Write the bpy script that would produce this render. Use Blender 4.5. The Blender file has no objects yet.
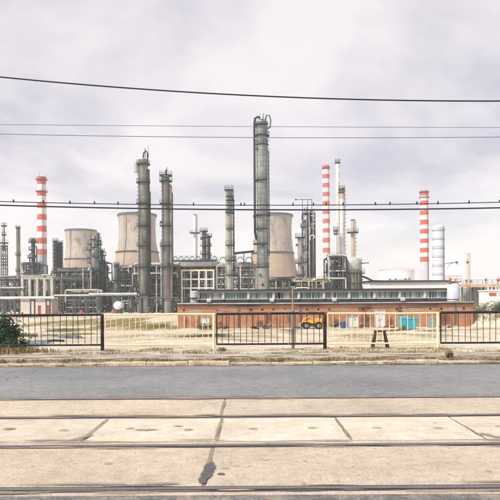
import bpy, math, random
from mathutils import Vector, Matrix
R = math.radians
PI = math.pi
scene = bpy.context.scene
C = scene.collection
random.seed(7)

# ------------------------------------------------------------------ camera
F = 578.0            # focal length in photo pixels (500 px wide frame)
CZ = 1.57            # eye height
ROLL = 0.006
cam_d = bpy.data.cameras.new('camera'); cam = bpy.data.objects.new('camera', cam_d); C.objects.link(cam)
cam.location = (0, 0, CZ); cam.rotation_euler = (PI/2, ROLL, 0)
cam_d.sensor_width = 36; cam_d.lens = F/500*36; cam_d.shift_y = 0.1
cam_d.clip_start = 0.1; cam_d.clip_end = 6000
scene.camera = cam

# ------------------------------------------------------------------ sky, sun, exposure
SUN_EL, SUN_AZ = R(48), R(232)     # azimuth clockwise from +Y: the light comes from behind, a little left
world = bpy.data.worlds.new('World'); scene.world = world; world.use_nodes = True
wn = world.node_tree; wn.nodes.clear()
def wnode(t, **k):
    n = wn.nodes.new(t)
    for a, b in k.items(): setattr(n, a, b)
    return n
wl = wn.links.new
out = wnode('ShaderNodeOutputWorld'); bg = wnode('ShaderNodeBackground')
bg.inputs['Strength'].default_value = 0.1
sky = wnode('ShaderNodeTexSky', sky_type='NISHITA', sun_disc=False, sun_elevation=SUN_EL, sun_rotation=SUN_AZ)
tc = wnode('ShaderNodeTexCoord'); sep = wnode('ShaderNodeSeparateXYZ'); wl(tc.outputs['Generated'], sep.inputs[0])
az = wnode('ShaderNodeMath', operation='MAXIMUM'); wl(sep.outputs['Z'], az.inputs[0]); az.inputs[1].default_value = 0.0
ad = wnode('ShaderNodeMath', operation='ADD'); wl(az.outputs[0], ad.inputs[0]); ad.inputs[1].default_value = 0.16
dx = wnode('ShaderNodeMath', operation='DIVIDE'); wl(sep.outputs['X'], dx.inputs[0]); wl(ad.outputs[0], dx.inputs[1])
dy = wnode('ShaderNodeMath', operation='DIVIDE'); wl(sep.outputs['Y'], dy.inputs[0]); wl(ad.outputs[0], dy.inputs[1])
cmb = wnode('ShaderNodeCombineXYZ'); wl(dx.outputs[0], cmb.inputs[0]); wl(dy.outputs[0], cmb.inputs[1])
cn = wnode('ShaderNodeTexNoise'); wl(cmb.outputs[0], cn.inputs['Vector'])
cn.inputs['Scale'].default_value = 0.8; cn.inputs['Detail'].default_value = 6; cn.inputs['Roughness'].default_value = 0.56
cn.inputs['Distortion'].default_value = 0.35
cr = wnode('ShaderNodeValToRGB'); wl(cn.outputs['Fac'], cr.inputs[0])
e = cr.color_ramp.elements
e[0].position = 0.40; e[0].color = (1.78, 1.69, 1.92, 1)
e[1].position = 0.57; e[1].color = (2.88, 2.68, 2.64, 1)
m_ = e.new(0.485); m_.color = (2.4, 2.23, 2.33, 1)
# low clouds towards the horizon are thin and white
hz = wnode('ShaderNodeMapRange', clamp=True); wl(az.outputs[0], hz.inputs['Value'])
hz.inputs['From Min'].default_value = 0.02; hz.inputs['From Max'].default_value = 0.2
hz.inputs['To Min'].default_value = 0.9; hz.inputs['To Max'].default_value = 0.0
hm = wnode('ShaderNodeMixRGB'); wl(hz.outputs[0], hm.inputs[0]); wl(cr.outputs[0], hm.inputs[1]); hm.inputs[2].default_value = (2.92, 2.8, 2.79, 1)
mx = wnode('ShaderNodeMixRGB'); mx.inputs[0].default_value = 0.93
wl(sky.outputs[0], mx.inputs[1]); wl(hm.outputs[0], mx.inputs[2])
wl(mx.outputs[0], bg.inputs['Color']); wl(bg.outputs[0], out.inputs['Surface'])

sd = bpy.data.lights.new('sun', 'SUN'); so = bpy.data.objects.new('sun', sd); C.objects.link(so)
sd.energy = 1.5; sd.angle = R(11); sd.color = (1, 0.93, 0.82)
so.rotation_euler = (PI/2 - SUN_EL, 0, PI - SUN_AZ)
so.location = (0, 0, 60)

scene.view_settings.view_transform = 'Standard'; scene.view_settings.look = 'None'
scene.view_settings.exposure = 1.75; scene.view_settings.gamma = 1.0
scene.render.engine = 'CYCLES'
scene.cycles.max_bounces = 6; scene.cycles.volume_bounces = 1

# ------------------------------------------------------------------ pixel -> place
def W(px, py, Y):
    ax = px - 250; ay = 300 - py
    return Vector(((ax + ROLL*ay)*Y/F, Y, CZ + (ay - ROLL*ax)*Y/F))
def XP(px, Y, py=290): return W(px, py, Y).x
def ZP(py, Y, px=250): return W(px, py, Y).z
G = -2.2             # ground level of the works

# ------------------------------------------------------------------ materials
MATS = {}
def mat(name, col, rough=0.75, metal=0.0, var=0.25, scale=1.0, bump=0.0, bscale=None, streak=0.0, dirt=(0.1, 0.07, 0.05), zs=0.12, spots=0.0, spotcol=(0.16, 0.06, 0.03), spotscale=1.5, spec=0.35, spotlo=0.54, spotz=1.0):
    m = bpy.data.materials.new(name); m.use_nodes = True; nt = m.node_tree; N = nt.nodes; L = nt.links.new
    b = N['Principled BSDF']; b.inputs['Roughness'].default_value = rough; b.inputs['Metallic'].default_value = metal
    b.inputs['Specular IOR Level'].default_value = spec
    t = N.new('ShaderNodeTexCoord'); oi = N.new('ShaderNodeObjectInfo')
    av = N.new('ShaderNodeVectorMath'); av.operation = 'MULTIPLY_ADD'
    rv = N.new('ShaderNodeCombineXYZ'); L(oi.outputs['Random'], rv.inputs[0]); L(oi.outputs['Random'], rv.inputs[2])
    L(rv.outputs[0], av.inputs[0]); av.inputs[1].default_value = (31, 17, 23); L(t.outputs['Object'], av.inputs[2])
    n = N.new('ShaderNodeTexNoise'); L(av.outputs[0], n.inputs['Vector']); n.inputs['Scale'].default_value = scale
    n.inputs['Detail'].default_value = 8; n.inputs['Roughness'].default_value = 0.65
    mr = N.new('ShaderNodeMapRange'); L(n.outputs['Fac'], mr.inputs['Value'])
    mr.inputs['From Min'].default_value = 0.3; mr.inputs['From Max'].default_value = 0.7
    mr.inputs['To Min'].default_value = 1 - var; mr.inputs['To Max'].default_value = 1 + var
    mu = N.new('ShaderNodeVectorMath'); mu.operation = 'SCALE'; mu.inputs[0].default_value = col; L(mr.outputs[0], mu.inputs['Scale'])
    cur = mu.outputs[0]
    if streak:
        mp = N.new('ShaderNodeMapping'); mp.inputs['Scale'].default_value = (1, 1, zs); L(av.outputs[0], mp.inputs[0])
        n2 = N.new('ShaderNodeTexNoise'); L(mp.outputs[0], n2.inputs['Vector']); n2.inputs['Scale'].default_value = scale*2.2; n2.inputs['Detail'].default_value = 6
        r2 = N.new('ShaderNodeMapRange'); L(n2.outputs['Fac'], r2.inputs['Value']); r2.inputs['From Min'].default_value = 0.48; r2.inputs['From Max'].default_value = 0.72
        r2.inputs['To Max'].default_value = streak
        mi = N.new('ShaderNodeMixRGB'); L(r2.outputs[0], mi.inputs[0]); L(cur, mi.inputs[1]); mi.inputs[2].default_value = (*dirt, 1); cur = mi.outputs[0]
    if spots:
        n3 = N.new('ShaderNodeTexNoise'); mp3 = N.new('ShaderNodeMapping'); mp3.inputs['Scale'].default_value = (1, 1, spotz); L(av.outputs[0], mp3.inputs[0]); L(mp3.outputs[0], n3.inputs['Vector']); n3.inputs['Scale'].default_value = spotscale; n3.inputs['Detail'].default_value = 9; n3.inputs['Roughness'].default_value = 0.7
        r3 = N.new('ShaderNodeMapRange'); L(n3.outputs['Fac'], r3.inputs['Value']); r3.inputs['From Min'].default_value = spotlo; r3.inputs['From Max'].default_value = spotlo+.12
        r3.inputs['To Max'].default_value = spots
        mi = N.new('ShaderNodeMixRGB'); L(r3.outputs[0], mi.inputs[0]); L(cur, mi.inputs[1]); mi.inputs[2].default_value = (*spotcol, 1); cur = mi.outputs[0]
    L(cur, b.inputs['Base Color'])
    if bump:
        bn = N.new('ShaderNodeTexNoise'); L(av.outputs[0], bn.inputs['Vector']); bn.inputs['Scale'].default_value = bscale or scale*6; bn.inputs['Detail'].default_value = 6
        bp = N.new('ShaderNodeBump'); bp.inputs['Strength'].default_value = bump; bp.inputs['Distance'].default_value = 0.02
        L(bn.outputs['Fac'], bp.inputs['Height']); L(bp.outputs[0], b.inputs['Normal'])
    MATS[name] = m
    return m
mat('steel_dark', (0.022, 0.034, 0.039), 0.6, 0.0, 0.4, 0.6, streak=0.3)
mat('steel_mid', (0.085, 0.11, 0.118), 0.5, 0.1, 0.35, 0.5, streak=0.4, dirt=(0.05, 0.05, 0.05))
mat('steel_teal', (0.09, 0.15, 0.165), 0.55, 0.1, 0.3, 0.5, streak=0.35, dirt=(0.04, 0.06, 0.06))
mat('steel_light', (0.50, 0.51, 0.49), 0.45, 0.2, 0.25, 0.5, streak=0.35, dirt=(0.14, 0.13, 0.12))
mat('white_paint', (0.72, 0.71, 0.69), 0.6, 0.0, 0.12, 0.4, streak=0.3, dirt=(0.35, 0.32, 0.28))
mat('pale_concrete', (0.5, 0.48, 0.43), 0.85, 0, 0.2, 0.6, streak=0.35, dirt=(0.2, 0.18, 0.16))
mat('rust', (0.22, 0.08, 0.045), 0.9, 0, 0.4, 0.8)
mat('yellow_pipe', (0.6, 0.42, 0.12), 0.6, 0, 0.25, 0.8)
mat('orange_paint', (0.5, 0.13, 0.055), 0.55, 0, 0.25, 0.8)
mat('platform_teal', (0.018, 0.045, 0.055), 0.6, 0, 0.3, 0.7)
mat('column_grey', (0.225, 0.222, 0.198), 0.42, 0.35, 0.35, 0.5, streak=0.85, dirt=(0.045, 0.045, 0.042), zs=0.06)
mat('skirt_grey', (0.30, 0.31, 0.30), 0.7, 0, 0.25, 0.5, streak=0.5, dirt=(0.12, 0.11, 0.10))
mat('column_rusty', (0.24, 0.225, 0.21), 0.45, 0.3, 0.3, 0.35, streak=0.8, dirt=(0.11, 0.055, 0.045), zs=0.05)
mat('column_pale', (0.40, 0.38, 0.33), 0.45, 0.2, 0.2, 0.4, streak=0.5, dirt=(0.16, 0.14, 0.12), zs=0.06)
mat('stack_red', (0.60, 0.085, 0.05), 0.6, 0, 0.18, 0.3, streak=0.25, dirt=(0.35, 0.12, 0.08))
mat('stack_white', (0.74, 0.72, 0.70), 0.65, 0, 0.08, 0.3, streak=0.25, dirt=(0.5, 0.46, 0.42))
mat('tank_white', (0.86, 0.85, 0.84), 0.6, 0, 0.04, 0.2, streak=0.15, dirt=(0.7, 0.67, 0.63))
mat('stack_base_blue', (0.33, 0.42, 0.46), 0.8, 0, 0.12, 0.3, streak=0.3, dirt=(0.24, 0.3, 0.34))
mat('stack_base_pale', (0.55, 0.55, 0.6), 0.8, 0, 0.12, 0.3, streak=0.2, dirt=(0.4, 0.4, 0.44))
mat('stack_beige', (0.55, 0.44, 0.30), 0.7, 0, 0.2, 0.5, streak=0.4, dirt=(0.3, 0.22, 0.15))
mat('tower_shell', (0.42, 0.37, 0.32), 0.9, 0, 0.16, 0.12, streak=0.55, dirt=(0.20, 0.175, 0.155), zs=0.05, spots=0.75, spotcol=(0.13, 0.13, 0.13), spotscale=0.3, spotlo=0.51, spotz=0.45)
mat('tower_lower', (0.38, 0.30, 0.225), 0.9, 0, 0.16, 0.12, streak=0.4, dirt=(0.24, 0.19, 0.15), zs=0.1)
mat('lilac_tank', (0.60, 0.635, 0.73), 0.6, 0, 0.08, 0.3, streak=0.25, dirt=(0.42, 0.42, 0.46))
mat('ring_blue', (0.24, 0.31, 0.38), 0.6, 0, 0.15, 0.5)
mat('black_paint', (0.012, 0.013, 0.018), 0.45, 0, 0.3, 6, spots=0.85, spotcol=(0.15, 0.065, 0.04), spotscale=5, spotlo=0.55)
mat('yellow_paint', (0.82, 0.72, 0.47), 0.55, 0, 0.15, 6, spots=0.55, spotcol=(0.36, 0.18, 0.08), spotscale=5, spotlo=0.57, streak=0.35, dirt=(0.42, 0.28, 0.14))
mat('wire', (0.022, 0.026, 0.045), 0.6, 0, 0.1, 2)
mat('wire_blue', (0.13, 0.20, 0.30), 0.6, 0, 0.1, 2)
mat('pole_concrete', (0.33, 0.32, 0.30), 0.9, 0, 0.2, 3, bump=0.2)
mat('post_grey', (0.20, 0.21, 0.21), 0.7, 0, 0.25, 5, streak=0.4)
mat('post_tan', (0.36, 0.25, 0.14), 0.7, 0, 0.25, 5, streak=0.4)
mat('rail_steel', (0.12, 0.10, 0.105), 0.38, 0.7, 0.3, 5, spots=0.7, spotcol=(0.12, 0.06, 0.04), spotscale=3)
mat('crack_fill', (0.16, 0.14, 0.12), 0.95, 0, 0.3, 20)
mat('rail_head', (0.20, 0.185, 0.20), 0.34, 0.7, 0.25, 6, spots=0.5, spotcol=(0.15, 0.09, 0.07), spotscale=4)
mat('rail_groove', (0.03, 0.022, 0.02), 0.9, 0, 0.4, 6)
mat('kerb', (0.48, 0.41, 0.31), 0.9, 0, 0.3, 5, bump=0.5, spots=0.75, spotcol=(0.24, 0.19, 0.13), spotscale=3.5)
mat('door_white', (0.66, 0.66, 0.68), 0.6, 0, 0.1, 2, streak=0.35, dirt=(0.4, 0.36, 0.32))
mat('door_red', (0.42, 0.08, 0.05), 0.6, 0, 0.2, 2)
mat('plaster', (0.66, 0.60, 0.54), 0.9, 0, 0.12, 0.6, streak=0.35, dirt=(0.42, 0.33, 0.27))
mat('window_frame', (0.66, 0.68, 0.65), 0.6, 0, 0.15, 2, streak=0.35, dirt=(0.28, 0.27, 0.24))
mat('roof_dark', (0.05, 0.055, 0.06), 0.9, 0, 0.35, 1)
mat('dumpster', (0.04, 0.42, 0.52), 0.55, 0, 0.18, 1.5, spots=0.5, spotcol=(0.2, 0.16, 0.12), spotscale=1.6)
mat('machine_yellow', (0.68, 0.37, 0.06), 0.6, 0, 0.25, 2, spots=0.75, spotcol=(0.25, 0.13, 0.05), spotscale=2)
mat('tyre', (0.018, 0.018, 0.02), 0.9, 0, 0.2, 5)
mat('hub', (0.28, 0.28, 0.27), 0.6, 0, 0.2, 5)
mat('barrel_blue', (0.03, 0.09, 0.28), 0.5, 0, 0.2, 3)
mat('tarp_blue', (0.13, 0.155, 0.185), 0.6, 0, 0.3, 3, spots=0.6, spotcol=(0.32, 0.31, 0.28), spotscale=3)
mat('stand_brown', (0.055, 0.04, 0.03), 0.85, 0, 0.4, 9, spots=0.6, spotcol=(0.16, 0.09, 0.05), spotscale=9)
mat('scrap', (0.16, 0.11, 0.08), 0.85, 0, 0.4, 2, spots=0.6, spotcol=(0.05, 0.04, 0.04), spotscale=2)
mat('cabinet', (0.26, 0.36, 0.36), 0.6, 0, 0.2, 2, streak=0.4)
mat('bark', (0.08, 0.06, 0.045), 0.95, 0, 0.3, 8)

def leafmat(name, col, col2):
    m = mat(name, col, 0.8, 0, 0.35, 3, spec=0.2)
    nt = m.node_tree; N = nt.nodes; L = nt.links.new; b = N['Principled BSDF']
    g = N.new('ShaderNodeNewGeometry'); mi = N.new('ShaderNodeMixRGB'); L(g.outputs['Random Per Island'], mi.inputs[0])
    mi.inputs[1].default_value = (*col, 1); mi.inputs[2].default_value = (*col2, 1); L(mi.outputs[0], b.inputs['Base Color'])
leafmat('leaf_dark', (0.02, 0.045, 0.03), (0.06, 0.10, 0.05))
leafmat('leaf_mid', (0.06, 0.08, 0.035), (0.17, 0.165, 0.075))
leafmat('dry_grass', (0.44, 0.34, 0.19), (0.17, 0.125, 0.065))
leafmat('yellow_grass', (0.40, 0.335, 0.16), (0.20, 0.19, 0.08))
leafmat('green_grass', (0.11, 0.14, 0.055), (0.25, 0.22, 0.09))

def nodes_of(m): return m.node_tree.nodes, m.node_tree.links.new, m.node_tree.nodes['Principled BSDF']
def ground_mat(name, stops, scale, fine, bumpk, speck=None, detail=10, rough=0.95, mid=6.0, midk=0.14, slabk=0.0):
    """layered soil / concrete / asphalt: a large-scale colour ramp, fine grain and stone specks"""
    m = bpy.data.materials.new(name); m.use_nodes = True; N, L, b = nodes_of(m)
    b.inputs['Roughness'].default_value = rough; b.inputs['Specular IOR Level'].default_value = 0.25
    g = N.new('ShaderNodeNewGeometry')
    n = N.new('ShaderNodeTexNoise'); L(g.outputs['Position'], n.inputs['Vector']); n.inputs['Scale'].default_value = scale; n.inputs['Detail'].default_value = detail; n.inputs['Roughness'].default_value = 0.6
    r = N.new('ShaderNodeValToRGB'); L(n.outputs['Fac'], r.inputs[0]); el = r.color_ramp.elements
    el[0].position, el[0].color = stops[0][0], (*stops[0][1], 1); el[1].position, el[1].color = stops[-1][0], (*stops[-1][1], 1)
    for p, c in stops[1:-1]: q = el.new(p); q.color = (*c, 1)
    f = N.new('ShaderNodeTexNoise'); L(g.outputs['Position'], f.inputs['Vector']); f.inputs['Scale'].default_value = fine; f.inputs['Detail'].default_value = 5; f.inputs['Roughness'].default_value = 0.75
    fr = N.new('ShaderNodeMapRange'); L(f.outputs['Fac'], fr.inputs['Value']); fr.inputs['From Min'].default_value = 0.3; fr.inputs['From Max'].default_value = 0.7; fr.inputs['To Min'].default_value = 0.72; fr.inputs['To Max'].default_value = 1.25
    mu = N.new('ShaderNodeVectorMath'); mu.operation = 'SCALE'; L(r.outputs[0], mu.inputs[0]); L(fr.outputs[0], mu.inputs['Scale'])
    md = N.new('ShaderNodeTexNoise'); L(g.outputs['Position'], md.inputs['Vector']); md.inputs['Scale'].default_value = mid; md.inputs['Detail'].default_value = 7; md.inputs['Roughness'].default_value = 0.72
    mdr = N.new('ShaderNodeMapRange'); L(md.outputs['Fac'], mdr.inputs['Value']); mdr.inputs['From Min'].default_value = 0.32; mdr.inputs['From Max'].default_value = 0.68; mdr.inputs['To Min'].default_value = 1-midk; mdr.inputs['To Max'].default_value = 1+midk
    mu2 = N.new('ShaderNodeVectorMath'); mu2.operation = 'SCALE'; L(mu.outputs[0], mu2.inputs[0]); L(mdr.outputs[0], mu2.inputs['Scale'])
    oi = N.new('ShaderNodeObjectInfo'); orr = N.new('ShaderNodeMapRange'); L(oi.outputs['Random'], orr.inputs['Value']); orr.inputs['To Min'].default_value = 1-slabk; orr.inputs['To Max'].default_value = 1+slabk
    mu3 = N.new('ShaderNodeVectorMath'); mu3.operation = 'SCALE'; L(mu2.outputs[0], mu3.inputs[0]); L(orr.outputs[0], mu3.inputs['Scale'])
    cur = mu3.outputs[0]
    if speck:
        v = N.new('ShaderNodeTexVoronoi'); L(g.outputs['Position'], v.inputs['Vector']); v.inputs['Scale'].default_value = speck[0]
        vr = N.new('ShaderNodeMapRange'); L(v.outputs['Color'], vr.inputs['Value']); vr.inputs['From Min'].default_value = speck[2]; vr.inputs['From Max'].default_value = 1.0; vr.inputs['To Max'].default_value = 0.75
        mi = N.new('ShaderNodeMixRGB'); L(vr.outputs[0], mi.inputs[0]); L(cur, mi.inputs[1]); mi.inputs[2].default_value = (*speck[1], 1); cur = mi.outputs[0]
    L(cur, b.inputs['Base Color'])
    bp = N.new('ShaderNodeBump'); bp.inputs['Strength'].default_value = bumpk; bp.inputs['Distance'].default_value = 0.02
    L(f.outputs['Fac'], bp.inputs['Height']); L(bp.outputs[0], b.inputs['Normal'])
    MATS[name] = m
ground_mat('soil', [(0.3, (0.25, 0.215, 0.13)), (0.43, (0.42, 0.36, 0.26)), (0.55, (0.56, 0.495, 0.405)), (0.7, (0.50, 0.435, 0.345))], 0.16, 5, 0.8, mid=0.9, midk=0.22)
ground_mat('asphalt', [(0.3, (0.15, 0.157, 0.168)), (0.5, (0.205, 0.21, 0.22)), (0.7, (0.25, 0.253, 0.26))], 0.35, 45, 0.5, speck=(34, (0.38, 0.37, 0.36), 0.75), mid=5, midk=0.18)
ground_mat('pavement', [(0.3, (0.22, 0.20, 0.165)), (0.5, (0.33, 0.305, 0.27)), (0.7, (0.42, 0.385, 0.33))], 0.8, 35, 0.6, speck=(40, (0.5, 0.43, 0.31), 0.75), mid=4, midk=0.25)
ground_mat('track_concrete', [(0.3, (0.43, 0.365, 0.285)), (0.5, (0.51, 0.44, 0.355)), (0.7, (0.56, 0.49, 0.405))], 0.9, 38, 0.8, speck=(26, (0.20, 0.155, 0.115), 0.84), mid=7, midk=0.17, slabk=0.05)
ground_mat('slab_concrete', [(0.3, (0.46, 0.40, 0.325)), (0.5, (0.53, 0.475, 0.40)), (0.7, (0.58, 0.525, 0.45))], 1.2, 45, 0.35, speck=(70, (0.36, 0.30, 0.22), 0.85), mid=5, midk=0.17, slabk=0.07)
ground_mat('joint_fill', [(0.3, (0.22, 0.18, 0.14)), (0.5, (0.34, 0.28, 0.215)), (0.7, (0.45, 0.375, 0.29))], 2.5, 50, 1.0, speck=(45, (0.17, 0.15, 0.13), 0.7), mid=14, midk=0.25)
ground_mat('rough_asphalt', [(0.3, (0.12, 0.12, 0.12)), (0.5, (0.20, 0.195, 0.185)), (0.7, (0.36, 0.32, 0.26))], 3.0, 40, 1.0, speck=(38, (0.40, 0.36, 0.30), 0.62), mid=16, midk=0.4)
def feather(name, col, strength=0.9, scale=14, lo=0.9, hi=1.25):
    """a thin film of dirt, soot or sand that fades out raggedly towards its rim (rim = 0 in the 'film' attribute)"""
    m = bpy.data.materials.new(name); m.use_nodes = True; N, L, b = nodes_of(m); b.inputs['Roughness'].default_value = 0.95; b.inputs['Specular IOR Level'].default_value = 0.2
    a = N.new('ShaderNodeAttribute'); a.attribute_name = 'film'; g = N.new('ShaderNodeNewGeometry')
    n = N.new('ShaderNodeTexNoise'); L(g.outputs['Position'], n.inputs['Vector']); n.inputs['Scale'].default_value = scale; n.inputs['Detail'].default_value = 7; n.inputs['Roughness'].default_value = 0.75
    k = N.new('ShaderNodeMath'); k.operation = 'MULTIPLY_ADD'; L(n.outputs['Fac'], k.inputs[0]); k.inputs[1].default_value = 1.5; L(a.outputs['Fac'], k.inputs[2])
    r = N.new('ShaderNodeMapRange'); L(k.outputs[0], r.inputs['Value']); r.inputs['From Min'].default_value = lo; r.inputs['From Max'].default_value = hi; r.inputs['To Max'].default_value = strength
    c = N.new('ShaderNodeVectorMath'); c.operation = 'SCALE'; c.inputs[0].default_value = col; r4 = N.new('ShaderNodeMapRange'); L(n.outputs['Fac'], r4.inputs['Value']); r4.inputs['To Min'].default_value = .55; r4.inputs['To Max'].default_value = 1.45; L(r4.outputs[0], c.inputs['Scale']); L(c.outputs[0], b.inputs['Base Color'])
    t = N.new('ShaderNodeBsdfTransparent'); mx_ = N.new('ShaderNodeMixShader'); L(r.outputs[0], mx_.inputs[0]); L(t.outputs[0], mx_.inputs[1]); L(b.outputs[0], mx_.inputs[2]); L(mx_.outputs[0], N['Material Output'].inputs['Surface'])
    MATS[name] = m
feather('stain', (0.33, 0.275, 0.21), 0.5, 30)
feather('litter', (0.15, 0.105, 0.065), 0.8, 14, 1.0, 1.3)
feather('patch', (0.26, 0.225, 0.185), 0.8, 26)
feather('tar', (0.105, 0.107, 0.108), 0.93, 45, .8, 1.1)
feather('soot', (0.08, 0.05, 0.04), 0.6, 5, 0.9, 1.6)
feather('lime', (0.52, 0.36, 0.25), 0.7, 3)
feather('sand', (0.46, 0.37, 0.26), 0.9, 8)

# brick wall with pale joints and soot
def brick_mat():
    m = bpy.data.materials.new('brick'); m.use_nodes = True; N, L, b = nodes_of(m); b.inputs['Roughness'].default_value = 0.92
    t = N.new('ShaderNodeTexCoord'); sx = N.new('ShaderNodeSeparateXYZ'); L(t.outputs['Object'], sx.inputs[0])
    s = N.new('ShaderNodeMath'); s.operation = 'ADD'; L(sx.outputs[0], s.inputs[0]); L(sx.outputs[1], s.inputs[1])
    c = N.new('ShaderNodeCombineXYZ'); L(s.outputs[0], c.inputs[0]); L(sx.outputs[2], c.inputs[1])
    br = N.new('ShaderNodeTexBrick'); L(c.outputs[0], br.inputs['Vector']); br.inputs['Scale'].default_value = 1.0
    br.inputs['Brick Width'].default_value = 0.27; br.inputs['Row Height'].default_value = 0.085; br.inputs['Mortar Size'].default_value = 0.009
    br.inputs['Color1'].default_value = (0.44, 0.175, 0.085, 1); br.inputs['Color2'].default_value = (0.36, 0.13, 0.065, 1); br.inputs['Mortar'].default_value = (0.44, 0.33, 0.24, 1)
    n = N.new('ShaderNodeTexNoise'); L(t.outputs['Object'], n.inputs['Vector']); n.inputs['Scale'].default_value = 0.55; n.inputs['Detail'].default_value = 10; n.inputs['Roughness'].default_value = 0.7
    r = N.new('ShaderNodeMapRange'); L(n.outputs['Fac'], r.inputs['Value']); r.inputs['From Min'].default_value = 0.5; r.inputs['From Max'].default_value = 0.7; r.inputs['To Max'].default_value = 0.8
    mi = N.new('ShaderNodeMixRGB'); L(r.outputs[0], mi.inputs[0]); L(br.outputs[0], mi.inputs[1]); mi.inputs[2].default_value = (0.09, 0.05, 0.035, 1)
    n2 = N.new('ShaderNodeTexNoise'); L(t.outputs['Object'], n2.inputs['Vector']); n2.inputs['Scale'].default_value = 0.9; n2.inputs['Detail'].default_value = 8
    r2 = N.new('ShaderNodeMapRange'); L(n2.outputs['Fac'], r2.inputs['Value']); r2.inputs['From Min'].default_value = 0.52; r2.inputs['From Max'].default_value = 0.75; r2.inputs['To Max'].default_value = 0.6
    m2 = N.new('ShaderNodeMixRGB'); L(r2.outputs[0], m2.inputs[0]); L(mi.outputs[0], m2.inputs[1]); m2.inputs[2].default_value = (0.48, 0.30, 0.19, 1)
    L(m2.outputs[0], b.inputs['Base Color']); MATS['brick'] = m
brick_mat()
# insulation cladding of the big column: panel seams
def clad_mat():
    m = bpy.data.materials.new('cladding'); m.use_nodes = True; N, L, b = nodes_of(m); b.inputs['Roughness'].default_value = 0.4; b.inputs['Metallic'].default_value = 0.35
    t = N.new('ShaderNodeTexCoord'); sx = N.new('ShaderNodeSeparateXYZ'); L(t.outputs['Object'], sx.inputs[0])
    an = N.new('ShaderNodeMath'); an.operation = 'ARCTAN2'; L(sx.outputs[1], an.inputs[0]); L(sx.outputs[0], an.inputs[1])
    a2 = N.new('ShaderNodeMath'); a2.operation = 'MULTIPLY'; L(an.outputs[0], a2.inputs[0]); a2.inputs[1].default_value = 2.0
    c = N.new('ShaderNodeCombineXYZ'); L(a2.outputs[0], c.inputs[0]); L(sx.outputs[2], c.inputs[1])
    br = N.new('ShaderNodeTexBrick'); L(c.outputs[0], br.inputs['Vector']); br.inputs['Scale'].default_value = 1.0; br.offset = 0.0
    br.inputs['Brick Width'].default_value = 1.26; br.inputs['Row Height'].default_value = 1.55; br.inputs['Mortar Size'].default_value = 0.05
    br.inputs['Color1'].default_value = (0.33, 0.35, 0.335, 1); br.inputs['Color2'].default_value = (0.235, 0.262, 0.255, 1); br.inputs['Mortar'].default_value = (0.075, 0.09, 0.095, 1)
    mp = N.new('ShaderNodeMapping'); mp.inputs['Scale'].default_value = (1, 1, 0.07); L(t.outputs['Object'], mp.inputs[0])
    n = N.new('ShaderNodeTexNoise'); L(mp.outputs[0], n.inputs['Vector']); n.inputs['Scale'].default_value = 0.9; n.inputs['Detail'].default_value = 7
    r = N.new('ShaderNodeMapRange'); L(n.outputs['Fac'], r.inputs['Value']); r.inputs['From Min'].default_value = 0.48; r.inputs['From Max'].default_value = 0.7; r.inputs['To Max'].default_value = 0.7
    mi = N.new('ShaderNodeMixRGB'); L(r.outputs[0], mi.inputs[0]); L(br.outputs[0], mi.inputs[1]); mi.inputs[2].default_value = (0.095, 0.10, 0.095, 1)
    L(mi.outputs[0], b.inputs['Base Color']); MATS['cladding'] = m
clad_mat()
def glass_mat():
    m = bpy.data.materials.new('window_glass'); m.use_nodes = True; N, L, b = nodes_of(m)
    oi = N.new('ShaderNodeObjectInfo'); r = N.new('ShaderNodeValToRGB'); L(oi.outputs['Random'], r.inputs[0])
    el = r.color_ramp.elements; el[0].color = (0.03, 0.055, 0.06, 1); el[1].color = (0.42, 0.46, 0.44, 1)
    q = el.new(0.55); q.color = (0.12, 0.18, 0.18, 1)
    L(r.outputs[0], b.inputs['Base Color']); b.inputs['Roughness'].default_value = 0.22; b.inputs['Specular IOR Level'].default_value = 0.6
    MATS['window_glass'] = m
glass_mat()

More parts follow.
